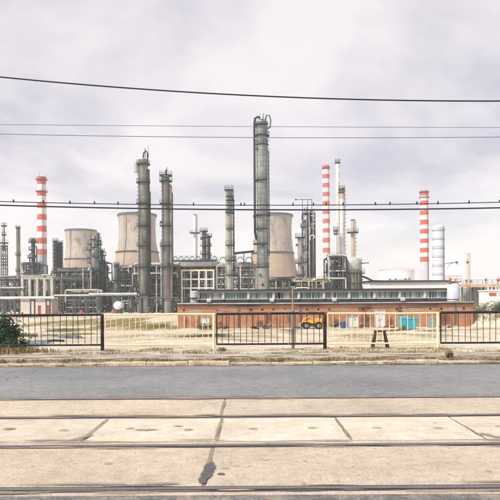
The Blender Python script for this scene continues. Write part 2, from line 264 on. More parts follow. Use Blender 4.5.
# ------------------------------------------------------------------ mesh builder
class MB:
    def __init__(s): s.v = []; s.f = []; s.sm = []
    def add(s, vs, fs, smooth=False):
        o = len(s.v); s.v += [tuple(p) for p in vs]; s.f += [tuple(i + o for i in f) for f in fs]; s.sm += [smooth]*len(fs); return s
    def box(s, c, d, rz=0, M=None):
        x, y, z = d[0]/2, d[1]/2, d[2]/2
        P = [Vector(p) for p in ((-x,-y,-z),(x,-y,-z),(x,y,-z),(-x,y,-z),(-x,-y,z),(x,-y,z),(x,y,z),(-x,y,z))]
        if M: P = [M @ p for p in P]
        if rz: r = Matrix.Rotation(rz, 3, 'Z'); P = [r @ p for p in P]
        return s.add([p + Vector(c) for p in P], [(0,3,2,1),(4,5,6,7),(0,1,5,4),(1,2,6,5),(2,3,7,6),(3,0,4,7)])
    def cyl(s, a, b, r0, r1=None, n=10, caps=True):
        a, b = Vector(a), Vector(b); r1 = r0 if r1 is None else r1; d = (b - a)
        if d.length < 1e-6: return s
        d.normalize(); u = d.orthogonal().normalized(); w = d.cross(u); P = []
        for i in range(n):
            t = 2*PI*i/n; k = u*math.cos(t) + w*math.sin(t); P += [a + k*r0, b + k*r1]
        s.add(P, [(2*i, 2*((i+1) % n), 2*((i+1) % n)+1, 2*i+1) for i in range(n)], True)
        if caps: s.add(P, [tuple(2*i for i in reversed(range(n))), tuple(2*i+1 for i in range(n))])
        return s
    def beam(s, a, b, w, h=None):
        a, b = Vector(a), Vector(b); d = b - a; L = d.length; h = h or w
        if L < 1e-6: return s
        q = d.to_track_quat('X', 'Z').to_matrix(); return s.box((a + b)/2, (L, w, h), M=q)
    def tube(s, pts, r, n=8):
        pts = [Vector(p) for p in pts]; rings = []; P = []
        for i, p in enumerate(pts):
            d = (pts[min(i+1, len(pts)-1)] - pts[max(i-1, 0)]).normalized()
            if i == 0: u = d.orthogonal().normalized()
            else: u = (u - d*u.dot(d)).normalized()
            w = d.cross(u)
            for k in range(n): t = 2*PI*k/n; P.append(p + (u*math.cos(t) + w*math.sin(t))*r)
        fs = []
        for i in range(len(pts)-1):
            for k in range(n): fs.append((i*n+k, i*n+(k+1) % n, (i+1)*n+(k+1) % n, (i+1)*n+k))
        s.add(P, fs, True); m = len(pts)-1
        s.add(P, [tuple(reversed(range(n))), tuple(m*n+k for k in range(n))]); return s
    def lathe(s, prof, c=(0, 0, 0), n=32, closed=False, a0=0, a1=2*PI):
        full = abs(a1 - a0 - 2*PI) < 1e-4; P = []; k = n if full else n+1; m = len(prof)
        for i in range(k):
            t = a0 + (a1-a0)*i/n
            for r, z in prof: P.append((c[0]+r*math.cos(t), c[1]+r*math.sin(t), c[2]+z))
        fs = []
        for i in range(n):
            j = (i+1) % k
            for q in range(m if closed else m-1):
                w = (q+1) % m; fs.append((i*m+q, j*m+q, j*m+w, i*m+w))
        return s.add(P, fs, True)
    def mesh(s, name):
        me = bpy.data.meshes.new(name); me.from_pydata(s.v, [], s.f); me.polygons.foreach_set('use_smooth', s.sm); me.update()
        return me
    def build(s, name, m, parent=None, loc=None, sharp=True):
        me = s.mesh(name); me.materials.append(MATS[m]); 
        if sharp and any(s.sm): me.set_sharp_from_angle(angle=R(35))
        return link(name, me, parent, loc)
def link(name, me, parent=None, loc=None):
    o = bpy.data.objects.new(name, me); C.objects.link(o); o.parent = parent
    if loc is not None: o.location = loc
    return o
def T(name, label, cat, loc=(0, 0, 0), group=None):
    o = bpy.data.objects.new(name, None); C.objects.link(o); o.location = loc; o.empty_display_size = 0.3
    o['label'] = label; o['category'] = cat
    if group: o['group'] = group
    return o
def tag(o, label=None, cat=None, group=None, kind=None):
    if label: o['label'] = label
    if cat: o['category'] = cat
    if group: o['group'] = group
    if kind: o['kind'] = kind
    return o
def circ(r, z, a, c=(0, 0)): return (c[0]+r*math.cos(a), c[1]+r*math.sin(a), z)

def film(name, m, parent, c, rx, ry, n=20, up='z', skew=0.0, wob=.12, rr=random.Random(21)):
    """flat film: centre 1, rim 0"""
    P = [(0, 0)]
    for ring, k in ((.55, .5), (1.0, 1.0)):
        for i in range(n):
            t = 2*PI*i/n; q = k*(1+rr.uniform(-wob, wob)); P.append((rx*q*math.cos(t) + skew*ry*q*math.sin(t), ry*q*math.sin(t)))
    V = [(c[0]+a, c[1]+b_, c[2]) if up == 'z' else (c[0]+a, c[1], c[2]+b_) for a, b_ in P]
    fs = [(0, 1+i, 1+(i+1) % n) for i in range(n)] + [(1+i, 1+n+i, 1+n+(i+1) % n, 1+(i+1) % n) for i in range(n)]
    me = bpy.data.meshes.new(name); me.from_pydata(V, [], fs); me.materials.append(MATS[m])
    at = me.attributes.new('film', 'FLOAT', 'POINT'); at.data.foreach_set('value', [.75] + [.5]*n + [-.6]*n)
    return link(name, me, parent)

# ================================================================== GROUND
def gz(x, y):
    prof = [(-500, -0.3), (13.0, -0.3), (15.6, 0.02), (15.95, 0.14), (17.6, 0.12), (20, 0.0), (70, G), (2000, G)]
    for (a, za), (b, zb) in zip(prof, prof[1:]):
        if a <= y <= b: z = za + (zb-za)*(y-a)/(b-a); break
    if 15.9 < y < 85 and abs(x) < 90:
        k = min(1, (y-15.9)/6)
        z += k*0.07*math.sin(x*0.43 + y*0.21)*math.sin(y*0.37 - x*0.13) + (0.02 + 0.04*k)*math.sin(x*1.7 + y*0.9)*math.sin(y*1.3 - x*0.6)
    return z
xs = [-1500, -900, -500, -250, -140, -90] + [x*0.8 for x in range(-80, 81)] + [90, 140, 250, 500, 900, 1500]
ys = [-300, -60, -10, 5, 13, 15.6] + [15.8+0.25*i for i in range(20)] + [21+0.9*i for i in range(58)] + [76, 85, 110, 150, 220, 350, 600, 1000, 1500]
gb = MB(); gb.add([(x, y, gz(x, y)) for y in ys for x in xs], [(j*len(xs)+i, j*len(xs)+i+1, (j+1)*len(xs)+i+1, (j+1)*len(xs)+i) for j in range(len(ys)-1) for i in range(len(xs)-1)], True)
tag(gb.build('ground', 'soil', sharp=False), kind='structure')

# road, near asphalt and the tram track bed
def sheet(name, m, x0, x1, y0, y1, z, t=0.25, nx=1, parent=None):
    b = MB().box(((x0+x1)/2, (y0+y1)/2, z - t/2), (x1-x0, y1-y0, t)); o = b.build(name, m, parent)
    return o
RY = [4.83, 6.26, 7.83, 9.27]
tag(sheet('road', 'asphalt', -130, 130, 9.45, 13.88, 0.0), kind='structure')
tag(sheet('near_road', 'rough_asphalt', -130, 130, -12, 4.655, 0.0), kind='structure')
bed = tag(sheet('track_bed', 'joint_fill', -130, 130, 4.655, 9.45, -0.007), kind='structure')
rnd = random.Random(3)
def slab(x0, x1, y0, y1, z, m, name='slab', chip=0.012):
    """a cast slab with an uneven edge and a slight arris"""
    n = max(2, int((x1-x0)/0.25)); top = []; b = MB(); pts = []
    for i in range(n+1): pts.append((x0+(x1-x0)*i/n, y0 + rnd.uniform(0, chip)))
    k = max(2, int((y1-y0)/0.2))
    for i in range(1, k): pts.append((x1 - rnd.uniform(0, chip*.6), y0+(y1-y0)*i/k))
    for i in range(n+1): pts.append((x1-(x1-x0)*i/n, y1 - rnd.uniform(0, chip)))
    for i in range(1, k): pts.append((x0 + rnd.uniform(0, chip*.6), y1-(y1-y0)*i/k))
    cx, cy = (x0+x1)/2, (y0+y1)/2; N = len(pts); zt = z + rnd.uniform(-0.003, 0.003)
    A = [(x, y, zt-0.12) for x, y in pts] + [(x, y, zt-0.008) for x, y in pts] + [(x + (0.008 if x < cx else -0.008), y + (0.008 if y < cy else -0.008), zt) for x, y in pts]
    fs = []
    for q in (0, 1):
        for i in range(N): j = (i+1) % N; fs.append((q*N+i, q*N+j, (q+1)*N+j, (q+1)*N+i))
    fs.append(tuple(2*N+i for i in range(N)))
    b.add(A, fs); return b.build(name, m, bed)
# slabs of the two gauge strips: long castings that meet at one cross joint in view
for (y0, y1) in ((RY[0]+0.062, RY[1]-0.09), (RY[2]+0.062, RY[3]-0.09)):
    for a, b_ in ((-30, -18.4), (-18.36, -9.3), (-9.26, -0.415), (-0.385, 8.6), (8.66, 17.5), (17.56, 30)):
        slab(a, b_, y0, y1, 0.0, 'track_concrete')
# strip between the tracks: short pale slabs with lifting recesses
jx = [-0.38 + 1.51*k for k in range(-13, 14)]
for k in range(len(jx)-1):
    w = 0.013 if k != 11 else 0.02
    s_ = slab(jx[k]+w, jx[k+1]-w, RY[1]+0.20, RY[2]-0.12, 0.002, 'slab_concrete', chip=0.03)
    for fx in (0.27, 0.75):
        film('lifting_recess', 'stain', s_, (jx[k] + 1.51*fx, 7.05 + rnd.uniform(-0.05, 0.05), 0.009), 0.10, 0.10, wob=.35)
slab(-30, -3.1, 4.665, 4.76, 0.0, 'track_concrete'); slab(-3.08, 5.2, 4.66, 4.765, 0.0, 'track_concrete'); slab(5.22, 30, 4.665, 4.76, 0.0, 'track_concrete')
# sandy margins beside the middle slabs
sheet('margin', 'track_concrete', -30, 30, RY[1]+0.075, RY[1]+0.185, -0.006, 0.1, parent=bed)
sheet('margin', 'track_concrete', -30, 30, RY[2]-0.105, RY[2]-0.055, -0.006, 0.1, parent=bed)
# asphalt repairs, dirt and stains
for (x, y, rx, ry, m, sk, ro) in ((-0.385, 5.42, .075, .25, 'tar', 0, .28), (-0.395, 5.25, .085, .30, 'tar', .05, .28), (-0.42, 5.05, .06, .2, 'tar', 0, .28), (-0.27, 5.2, .05, .05, 'tar', 0, .28), (-0.41, 5.4, .06, .6, 'stain', 0, .3), (-0.40, 8.7, .035, .5, 'patch', 0, .3), (-.4, 7.0, .04, .5, 'stain', 0, .3),
        (-1.93, 6.62, .10, .26, 'patch', .5, .4), (-2.2, 6.5, .6, .06, 'patch', 0, .4), (-3.2, 6.47, .9, .05, 'stain', 0, .3), (-.6, 6.5, .5, .06, 'stain', 0, .3), (2.72, 6.62, .09, .2, 'patch', -.3, .4), (2.95, 6.52, .4, .1, 'patch', 0, .4),
        (-2.95, 7.1, .1, .1, 'patch', 0, .4), (-1.25, 7.0, .25, .08, 'patch', 0, .5), (-.9, 7.2, .1, .05, 'patch', 0, .4)):
    film('dirt_film', m, bed, (x, y, 0.0095 + 0.0008*rnd.random()), rx, ry, n=26, skew=sk, wob=ro)
for q in range(14):
    film('dirt_film', 'stain', bed, (rnd.uniform(-4.5, 4.5), rnd.choice([5.5, 7.05, 8.5]) + rnd.uniform(-0.35, 0.35), 0.0105 + .0004*q), rnd.uniform(0.03, 0.12), rnd.uniform(0.02, 0.06))
for q in range(60):
    yy_ = rnd.choice([RY[0]+.1, RY[1]-.14, RY[1]+.15, RY[2]-.1, RY[2]+.1, RY[3]-.14, RY[0]-.12]); film('dirt_film', rnd.choice(['stain', 'stain', 'patch']), bed, (rnd.uniform(-5, 5), yy_, .0125 + .0002*q/10), rnd.uniform(.2, .9), rnd.uniform(.03, .06), wob=.3)
# grooved rails
rl = ['nearest steel tram rail at the edge of the dark asphalt in the foreground', 'second steel tram rail from the camera beside the pale slabs',
      'third steel tram rail from the camera behind the pale slabs', 'farthest steel tram rail along the edge of the grey road']
for i, y in enumerate(RY):
    t = T('tram_rail', rl[i], 'rail', (0, y, -0.15), 'tram rails')
    h = MB()
    def strip(y0, y1, zt, zb):  # wavy, worn strip in short lengths
        n = 120; P = []
        for k in range(n+1):
            x = -30 + 60*k/n; w = rnd.uniform(-0.003, 0.003); P += [(x, y0+w, zb), (x, y0+w, zt), (x, y1+w, zt), (x, y1+w, zb)]
        h.add(P, [(4*k+q, 4*k+q+4, 4*k+q+5, 4*k+q+1) for k in range(n) for q in range(3)])
    strip(-0.032, 0.030, 0.153, 0.0); h.build('rail_head', 'rail_head', t)
    h = MB(); strip(-0.072, -0.032, 0.147, 0.0); h.build('rail_groove', 'rail_groove', t)
    h = MB(); strip(-0.086, -0.072, 0.1505, 0.0); h.build('rail_lip', 'rail_steel', t)
    h = MB(); strip(0.030, 0.060, 0.148, 0.0); h.build('rail_web', 'rail_groove', t)
    for q in range(26):      # grit and tar that has broken over the edges
        film('grit_film', rnd.choice(['tar', 'sand', 'stain', 'patch', 'sand']), t, (rnd.uniform(-6, 6), rnd.choice([-.085, .06]), 0.1535 + .0004*q), rnd.uniform(.15, .7), rnd.uniform(.012, .03))

# pavement behind the road, kerb stones
pv = MB(); npv = 140; P = []
for k in range(npv+1):
    x = -60 + 120*k/npv; P += [(x, 14.0, -0.1), (x, 14.0, 0.115), (x, 15.75 + 0.12*math.sin(x*1.1) + rnd.uniform(-0.1, 0.1), 0.125), (x, 16.1, 0.02)]
pv.add(P, [(4*k+q, 4*k+q+4, 4*k+q+5, 4*k+q+1) for k in range(npv) for q in range(3)])
tag(pv.build('pavement', 'pavement'), kind='structure')
kb = tag(sheet('kerb', 'joint_fill', -60, 60, 13.89, 14.02, 0.06, 0.3), kind='structure')
km = []
for q in range(5):
    b = MB(); L = 0.98; pr = [(-0.07, -0.12), (-0.07, 0.09), (-0.05, 0.115), (0.07, 0.12), (0.07, -0.12)]; P = []
    for i in range(9):
        x = -L/2 + L*i/8
        for (yy, zz) in pr: P.append((x, yy + rnd.uniform(-0.008, 0.006), zz + (rnd.uniform(-0.012, 0.004) if zz > 0 else 0)))
    b.add(P, [(5*i+k, 5*i+(k+1) % 5, 5*i+5+(k+1) % 5, 5*i+5+k) for i in range(8) for k in range(5)] + [(4, 3, 2, 1, 0), (40, 41, 42, 43, 44)])
    me = b.mesh('kerb_stone'); me.materials.append(MATS['kerb']); km.append(me)
for k in range(-22, 23):
    o = link('kerb_stone', km[rnd.randrange(5)], kb, (k*1.0 + rnd.uniform(-0.006, 0.006), 13.955 + rnd.uniform(-0.015, 0.015), rnd.uniform(-0.045, -0.005)))
    o.rotation_euler = (rnd.uniform(-0.03, 0.03), rnd.uniform(-0.012, 0.012), rnd.uniform(-0.012, 0.012))
for q in range(34):
    film('sand_drift', 'sand', kb, (-8.5 + q*.52 + rnd.uniform(-.2, .2), 13.84 + rnd.uniform(-.03, .03), 0.006 + .0004*q), rnd.uniform(.3, .8), rnd.uniform(.06, .16))
for q in range(24):
    film('sand_drift', 'sand', kb, (-8.5 + q*.75 + rnd.uniform(-.3, .3), 14.3 + rnd.uniform(-.1, .9), 0.135 + .0004*q), rnd.uniform(.3, 1.0), rnd.uniform(.1, .3))
road_o = bpy.data.objects['road']
for q in range(40):
    film('litter_film', 'litter', kb, (-8.5 + q*.43 + rnd.uniform(-.2, .2), rnd.choice([15.65, 15.85, 14.15]) + rnd.uniform(-.1, .1), 0.15 + .0003*q), rnd.uniform(.25, .8), rnd.uniform(.05, .14))
for q in range(30):
    film('litter_film', 'litter', kb, (-8.5 + q*.57 + rnd.uniform(-.2, .2), 13.865, 0.022 + .0003*q), rnd.uniform(.15, .6), rnd.uniform(.02, .05))
def crack(parent, m, x, y, z, dx_, dy_, w, n=14, jit=.35):
    """a ragged crack line, tapering to both ends"""
    P = []; cx, cy = x, y
    for k in range(n+1):
        e_ = w*(.35 + .65*math.sin(PI*k/n))*rnd.uniform(.5, 1.3); P += [(cx - e_*(.3 if abs(dx_) > abs(dy_) else 1), cy - e_*(1 if abs(dx_) > abs(dy_) else .3), z), (cx + e_*(.3 if abs(dx_) > abs(dy_) else 1), cy + e_*(1 if abs(dx_) > abs(dy_) else .3), z)]
        cx += dx_/n + rnd.gauss(0, jit)*abs(dy_)/n; cy += dy_/n + rnd.gauss(0, jit)*abs(dx_)/n
    MB().add(P, [(2*k, 2*k+2, 2*k+3, 2*k+1) for k in range(n)]).build('crack', m, parent)
for (x, y, a, b_) in ((-5.2, 9.6, .12, 4.1), (5.6, 10.2, .2, 3.4), (-3.4, 13.1, 4.6, .1), (1.0, 13.2, 5.0, .1)): crack(road_o, 'crack_fill', x, y, .0145, a, b_, .007, 40, .6)
# half-buried concrete edging under the fence
for (x0, x1, lab) in ((-6.15, -5.15, 'short broken concrete edging under the left black fence panel'), (5.3, 9.2, 'long pale concrete edging under the right black fence panel'), (-2.2, 0.4, 'low dusty concrete edging below the yellow and black panels')):
    b = MB(); n = int((x1-x0)/0.2); P = []
    for k in range(n+1):
        x = x0+(x1-x0)*k/n; w = rnd.uniform(-0.015, 0.015); P += [(x, 16.36+w, 0.02), (x, 16.37+w, 0.19+rnd.uniform(-0.015, 0.01)), (x, 16.6+w, 0.19+rnd.uniform(-0.015, 0.01)), (x, 16.62, 0.02)]
    b.add(P, [(4*k+q, 4*k+q+4, 4*k+q+5, 4*k+q+1) for k in range(n) for q in range(3)] + [(0, 1, 2, 3), (4*n+3, 4*n+2, 4*n+1, 4*n)])
    tag(b.build('concrete_edging', 'pale_concrete'), lab, 'edging')

# ================================================================== FENCE
FY = 16.72
bal = {}
for m in ('black_paint', 'yellow_paint'):
    b = MB().cyl((0, 0, 0.20), (0, 0, 1.02), 0.0095, n=8); me = b.mesh('baluster'); me.materials.append(MATS[m]); bal[m] = me
fx = [XP(p, FY, 315) for p in (-120, -8, 104.5, 216, 327, 440, 553, 666)]
fl = ['pale yellow steel fence panel at the far left end', 'black steel fence panel in front of the dark bush on the left', 'pale yellow steel fence panel between the left and middle black panels',
      'black steel fence panel with the lamp post behind it', 'pale yellow steel fence panel with the brown stand behind it', 'black steel fence panel on the right in front of the grassy bank', 'pale yellow steel fence panel at the far right end']
for i in range(7):
    m = 'black_paint' if i % 2 else 'yellow_paint'; x0, x1 = fx[i]+0.02, fx[i+1]-0.02; w = x1-x0
    t = T('fence_panel', fl[i], 'fence', (x0, FY, 0.13), 'steel fence panels along the pavement'); tilt = rnd.uniform(-0.012, 0.012)
    th = 0.036 if i % 2 else 0.029; t.rotation_euler = (rnd.uniform(-.02, .02), rnd.uniform(-.003, .003), 0)
    MB().tube([(0.0, 0, 1.04), (w*0.33, rnd.uniform(-.006, .006), 1.04+tilt*0.5), (w*0.7, rnd.uniform(-.006, .006), 1.04+tilt), (w-0.02, 0, 1.04)], th, 10).build('top_rail', m, t)
    MB().tube([(0.0, 0, 0.165), (w*0.5, rnd.uniform(-.006, .006), 0.165), (w-0.02, 0, 0.165)], 0.028 if i % 2 else 0.022, 10).build('bottom_rail', m, t)
    MB().cyl((0.0, 0, 0.14), (0, 0, 1.035), 0.02, n=8).build('end_bar', m, t)
    b = MB().cyl((w-0.045, 0, -0.25), (w-0.045, 0, 1.03), 0.05 if i % 2 else 0.042, n=14).lathe([(0.0, 1.07), (0.035, 1.06), (0.052, 1.03)], (w-0.045, 0, 0), 14); b.build('post', m, t)
    n = 17
    for k in range(n):
        o = link('baluster', bal[m], t, (w*(k+1)/(n+1) + rnd.uniform(-.008, .008) - 0.02, rnd.uniform(-.006, .006), 0)); o.rotation_euler = (rnd.uniform(-.01, .01), rnd.gauss(0, .012), 0)

# short lamp post just behind the fence
p = W(293, 350, 17.05); t = T('lamp_post', 'short grey lamp post with dark round head behind the black fence panel', 'lamp post', (p.x, 17.05, 0.10))
MB().cyl((0, 0, -0.2), (0, 0, 1.12), 0.052, 0.05, 14).build('lower_tube', 'post_grey', t)
MB().cyl((0, 0, 1.10), (0, 0, 1.86), 0.024, 0.022, 12).build('upper_tube', 'post_tan', t)
MB().lathe([(0.03, 1.10), (0.056, 1.10), (0.056, 1.15), (0.03, 1.17)], n=14).build('collar', 'post_grey', t)
hd = MB().lathe([(0.0, 1.86), (0.03, 1.86), (0.062, 1.885), (0.074, 1.93), (0.068, 1.975), (0.04, 2.005), (0.0, 2.015)], n=20).build('lamp_head', 'steel_dark', t)
MB().lathe([(0.0, 1.83), (0.06, 1.845), (0.06, 1.865), (0.0, 1.866)], n=18).build('rim', 'steel_light', hd)
MB().beam((-0.16, 0, 1.84), (0.02, 0, 1.88), 0.03).build('bracket', 'leaf_mid', t)

# brown trestle stand
p = W(380, 349, 17.15); t = T('trestle_stand', 'low brown metal trestle stand behind the yellow fence panel', 'stand', (p.x, 17.15, 0.12))
for yy in (-0.09, 0.09):
    for sx in (-1, 1): MB().beam((sx*0.13, yy*0.5, 0.50), (sx*0.235, yy*1.6, -0.03), 0.05, 0.035).build('leg', 'stand_brown', t)
MB().box((0, 0, 0.50), (0.34, 0.12, 0.05)).build('top_plate', 'stand_brown', t)
MB().box((0, 0, 0.22), (0.37, 0.03, 0.025)).build('cross_bar', 'stand_brown', t)

# ================================================================== OVERHEAD WIRES AND THEIR POLES
def wire(name, label, pts, Y, r, m, px0, px1, group, n=60):
    (a, ya), (b_, yb), (c, yc) = pts
    def q(x): return ya*(x-b_)*(x-c)/((a-b_)*(a-c)) + yb*(x-a)*(x-c)/((b_-a)*(b_-c)) + yc*(x-a)*(x-b_)/((c-a)*(c-b_))
    P = [W(px0+(px1-px0)*k/n, q(px0+(px1-px0)*k/n), Y) for k in range(n+1)]; o = P[0].copy()
    t = T(name, label, 'wire', o, group); MB().tube([p - o for p in P], r, 6).build('cable', m, t)
    return t, P, q
TW, TWP, _ = wire('contact_wire', 'thick dark tram wire sagging highest across the sky', [(0, 77), (250, 95.5), (500, 101)], 8.55, 0.0102, 'wire', -330, 1250, 'overhead wires')
w1, P1, _ = wire('overhead_wire', 'upper thin blue wire crossing the tall column top', [(0, 124.5), (250, 126.5), (500, 127.5)], 27, 0.012, 'wire_blue', -230, 760, 'overhead wires')
w2, P2, _ = wire('overhead_wire', 'lower thin blue wire crossing the tall column top', [(0, 134), (250, 137.5), (500, 137)], 27, 0.016, 'wire_blue', -230, 760, 'overhead wires')
w3, P3, q3 = wire('overhead_cable', 'thinner upper cable with small clips over the works', [(0, 201.5), (250, 205.2), (500, 202.2)], 24, 0.018, 'wire', -230, 760, 'overhead wires')
w4, P4, q4 = wire('overhead_cable', 'thicker lower cable running just below the clipped one', [(0, 205.2), (250, 209.7), (500, 207.8)], 24, 0.030, 'wire', -230, 760, 'overhead wires')
for px in (-60, -22, 13.5, 43.5, 70, 94.5, 118, 193.5, 241, 244.5, 293, 313.5, 326, 343, 375.5, 390, 417, 438, 469, 500, 530):
    c = W(px, q3(px), 24) - P3[0]; MB().box((c.x, c.y, c.z+0.035), (0.05, 0.04, 0.13), M=Matrix.Rotation(rnd.uniform(-.3, .3), 3, 'Y')).build('clip', 'wire', w3)
def upole(x, y, top, label, arms):
    t = T('utility_pole', label, 'pole', (x, y, gz(x, y) - 0.1), 'poles carrying the wires'); zb = gz(x, y) - 0.1
    MB().cyl((0, 0, -0.5), (0, 0, top-zb), 0.17, 0.10, 14).build('shaft', 'pole_concrete', t)
    for (y1, z1, x1) in arms:
        MB().beam((0, 0, z1-zb), (x1-x, y1-y, z1-zb), 0.06, 0.06).build('arm', 'post_grey', t)
        MB().lathe([(0.0, -0.02), (0.04, -0.02), (0.06, 0.03), (0.035, 0.07), (0.05, 0.1), (0.0, 0.12)], (x1-x, y1-y, z1-zb), 10).build('insulator', 'door_white', t)
for nm, k in (('beyond the left edge', 0), ('beyond the right edge', -1)):
    upole(P1[k].x, 25.5, P1[k].z+0.6, 'concrete utility pole carrying blue wires and cables ' + nm, [(P1[k].y, P1[k].z, P1[k].x), (P2[k].y, P2[k].z, P2[k].x), (P3[k].y, P3[k].z, P3[k].x), (P4[k].y, P4[k].z, P4[k].x)])
    upole(TWP[k].x, 14.9, TWP[k].z+0.5, 'concrete tram pole with a bracket over the road ' + nm, [(TWP[k].y, TWP[k].z+0.02, TWP[k].x)])

# ================================================================== PLANT HELPERS
def platform(t, r, z, over=0.9, a0=0, a1=2*PI, rail=True, m='platform_teal'):
    over *= .75
    d = MB().lathe([(r*0.98, z-0.22), (r+over, z-0.14), (r+over, z+0.1), (r*0.98, z+0.1)], n=20, closed=True, a0=a0, a1=a1).build('platform', m, t)
    if rail:
        b = MB(); n = 12
        for i in range(n+1): a = a0+(a1-a0)*i/n; b.cyl(circ(r+over-.05, z+.1, a), circ(r+over-.05, z+1.15, a), 0.035, n=4)
        for zz in (0.6, 1.13): b.tube([circ(r+over-.05, z+zz, a0+(a1-a0)*i/20) for i in range(21)], 0.035, 4)
        b.build('railing', m, d)
def ladder(t, r, z0, z1, a, m='steel_dark'):
    b = MB(); ca, sa = math.cos(a), math.sin(a)
    for s in (-1, 1): b.beam((ca*(r+.25)-sa*.25*s, sa*(r+.25)+ca*.25*s, z0), (ca*(r+.25)-sa*.25*s, sa*(r+.25)+ca*.25*s, z1), 0.07)
    z = z0
    while z < z1: b.beam((ca*(r+.25)-sa*.25, sa*(r+.25)+ca*.25, z), (ca*(r+.25)+sa*.25, sa*(r+.25)-ca*.25, z), 0.05); z += 0.45
    z = z0+2
    while z < z1:
        b.tube([(ca*(r+.25)-sa*.3*math.cos(u)+ca*.55*math.sin(u), sa*(r+.25)+ca*.3*math.cos(u)+sa*.55*math.sin(u), z) for u in [PI*k/6 for k in range(7)]], 0.04, 4); z += 1.2
    b.build('ladder', m, t)
def column(label, px, w, top, Y, plats=(), m='column_grey', base=G, skirt=None, cat='column', name='distillation_column', pipes=(), lad=-0.7, group='process columns', head='dome', over=0.9, mkit=True, n=32, seams=3.2, pm='platform_teal'):
    s = Y/F; pyb = 300 - (base-CZ)*F/Y; x = XP(px, Y, (top+pyb)/2); r = w*s/2*.93; H = ZP(top, Y, px) - base
    t = T(name, label, cat, (x, Y, base), group)
    sk = skirt*H if skirt else 0
    prof = [(r, sk)]; z = sk + 1.0
    while z < H - 1:
        prof += [(r, z), (r*1.025+.03, z+.02), (r*1.025+.03, z+.16), (r, z+.18)]; z += seams
    prof += [(r, H)]; MB().lathe(prof, n=n).build('shell', m, t)
    if sk: MB().lathe([(r*1.10, -0.4), (r*1.08, sk*0.85), (r*1.02, sk)], n=n).build('skirt', 'skirt_grey', t)
    else: MB().lathe([(r*1.06, -.4), (r*1.06, 0.5), (r, 0.5)], n=n).build('base_ring', 'pale_concrete', t)
    if head == 'dome': MB().lathe([(r, H), (r*.92, H+r*.18), (r*.6, H+r*.3), (0.001, H+r*.34)], n=n).build('head', m, t)
    elif head == 'rim': MB().lathe([(r*1.0, H-.3), (r*1.14, H-.3), (r*1.14, H), (r*.85, H), (r*.85, H-2.5), (0.001, H-2.5)], n=n).build('rim', 'steel_mid', t)
    rr = random.Random(int(px*10))
    for pl in plats:
        py, full = pl[0], (pl[1] if len(pl) > 1 else 'full'); z = ZP(py, Y, px) - base
        a0, a1 = {'full': (0, 2*PI), 'left': (PI*0.75, PI*1.75), 'right': (-PI*0.75, PI*0.25), 'front': (-PI*0.95, 0.0)}[full]
        platform(t, r, z, over if len(pl) < 3 else pl[2], a0, a1, m=pm)
    if lad is not None: ladder(t, r, 0.5, H, lad)
    for (a, dr, z0, z1, pr, pm) in pipes:     # riser standing off the shell, its two ends bent in
        rb = r + dr; MB().tube([circ(r*.9, z1*H, a), circ(rb-pr, z1*H, a), circ(rb, z1*H-pr*1.5, a), circ(rb, z0*H+pr*1.5, a), circ(rb-pr, z0*H, a), circ(r*.9, z0*H, a)], pr, 8).build('pipe', pm, t)
    if mkit:
        for k in range(5):                       # manholes and nozzles
            a = rr.uniform(-PI, 0); z = H*rr.uniform(.12, .95); MB().cyl(circ(r*.9, z, a), circ(r+.45, z, a), .32, n=10).cyl(circ(r+.4, z, a), circ(r+.5, z, a), .42, n=10).build('manhole', 'steel_mid', t)
    return t, r, H

# cooling towers
def cooling_tower(label, px, Y, prof, ring_py, stain=True):
    x = XP(px, Y, 250); t = T('cooling_tower', label, 'cooling tower', (x, Y, G), 'cooling towers'); s = Y/F
    pts = [(hw*s, ZP(py, Y, px) - G) for hw, py in prof]; zr = ZP(ring_py, Y, px) - G
    def rad(z):
        for (ra, za), (rb, zb) in zip(pts, pts[1:]):
            if za >= z >= zb: return ra + (rb-ra)*(z-za)/(zb-za)
        return pts[-1][0]
    zt = pts[0][1]; zs = [zr + (zt-zr)*k/18 for k in range(19)]
    MB().lathe([(rad(z), z) for z in zs] + [(rad(zt)-.9, zt), (rad(zt)-.9, zt-6)], n=56).build('upper_shell', 'tower_shell', t)
    zs = [5 + (zr-.01-5)*k/10 for k in range(11)]
    MB().lathe([(rad(5)-.8, 5)]+[(rad(z), z) for z in zs], n=56).build('lower_shell', 'tower_lower', t)
    MB().lathe([(rad(zr)-.1, zr-.55), (rad(zr)+.7, zr-.5), (rad(zr)+.7, zr+.35), (rad(zr)-.1, zr+.4)], n=56, closed=True).build('ring_walkway', 'steel_dark', t)
    MB().lathe([(rad(zt)-.1, zt-1.2), (rad(zt)+.45, zt-1.1), (rad(zt)+.45, zt+.25), (rad(zt)-1, zt+.25)], n=56).build('top_rim', 'steel_mid', t)
    for k in range(28):
        a = 2*PI*k/28; q = 2*PI*(k+.5)/28; MB().cyl(circ(rad(5)-.6, 5.1, a), circ(rad(0)+.6, -.3, q), .35, n=6).build('leg', 'pale_concrete', t)
    b = MB()
    for a in (-1.9, -1.2): 
        pass
    ladder_pts = [circ(rad(z)+.25, z, -2.0) for z in [6+(zt-6)*k/20 for k in range(21)]]
    b.tube(ladder_pts, .16, 4); b.build('ladder', 'steel_mid', t)
cooling_tower('smallest cooling tower at left beside the striped chimney', 81, 520, [(15.2, 230.5), (14.6, 236), (14.2, 243), (14.5, 251), (15.6, 259.5), (17.8, 272), (20.5, 288), (23, 304)], 259.5)
cooling_tower('cooling tower behind the twin steel columns', 137.5, 430, [(19.0, 215), (18.2, 221), (17.8, 229), (18.2, 238), (19.4, 247), (20.5, 252), (23.5, 268), (27, 288), (30, 304)], 252.5)
cooling_tower('cooling tower behind the tallest column in the centre', 273.2, 430, [(19.6, 215.5), (18.8, 221), (18.3, 229), (18.6, 239), (19.5, 247), (20.3, 253), (23, 268), (26.5, 288), (30, 304)], 253.5)

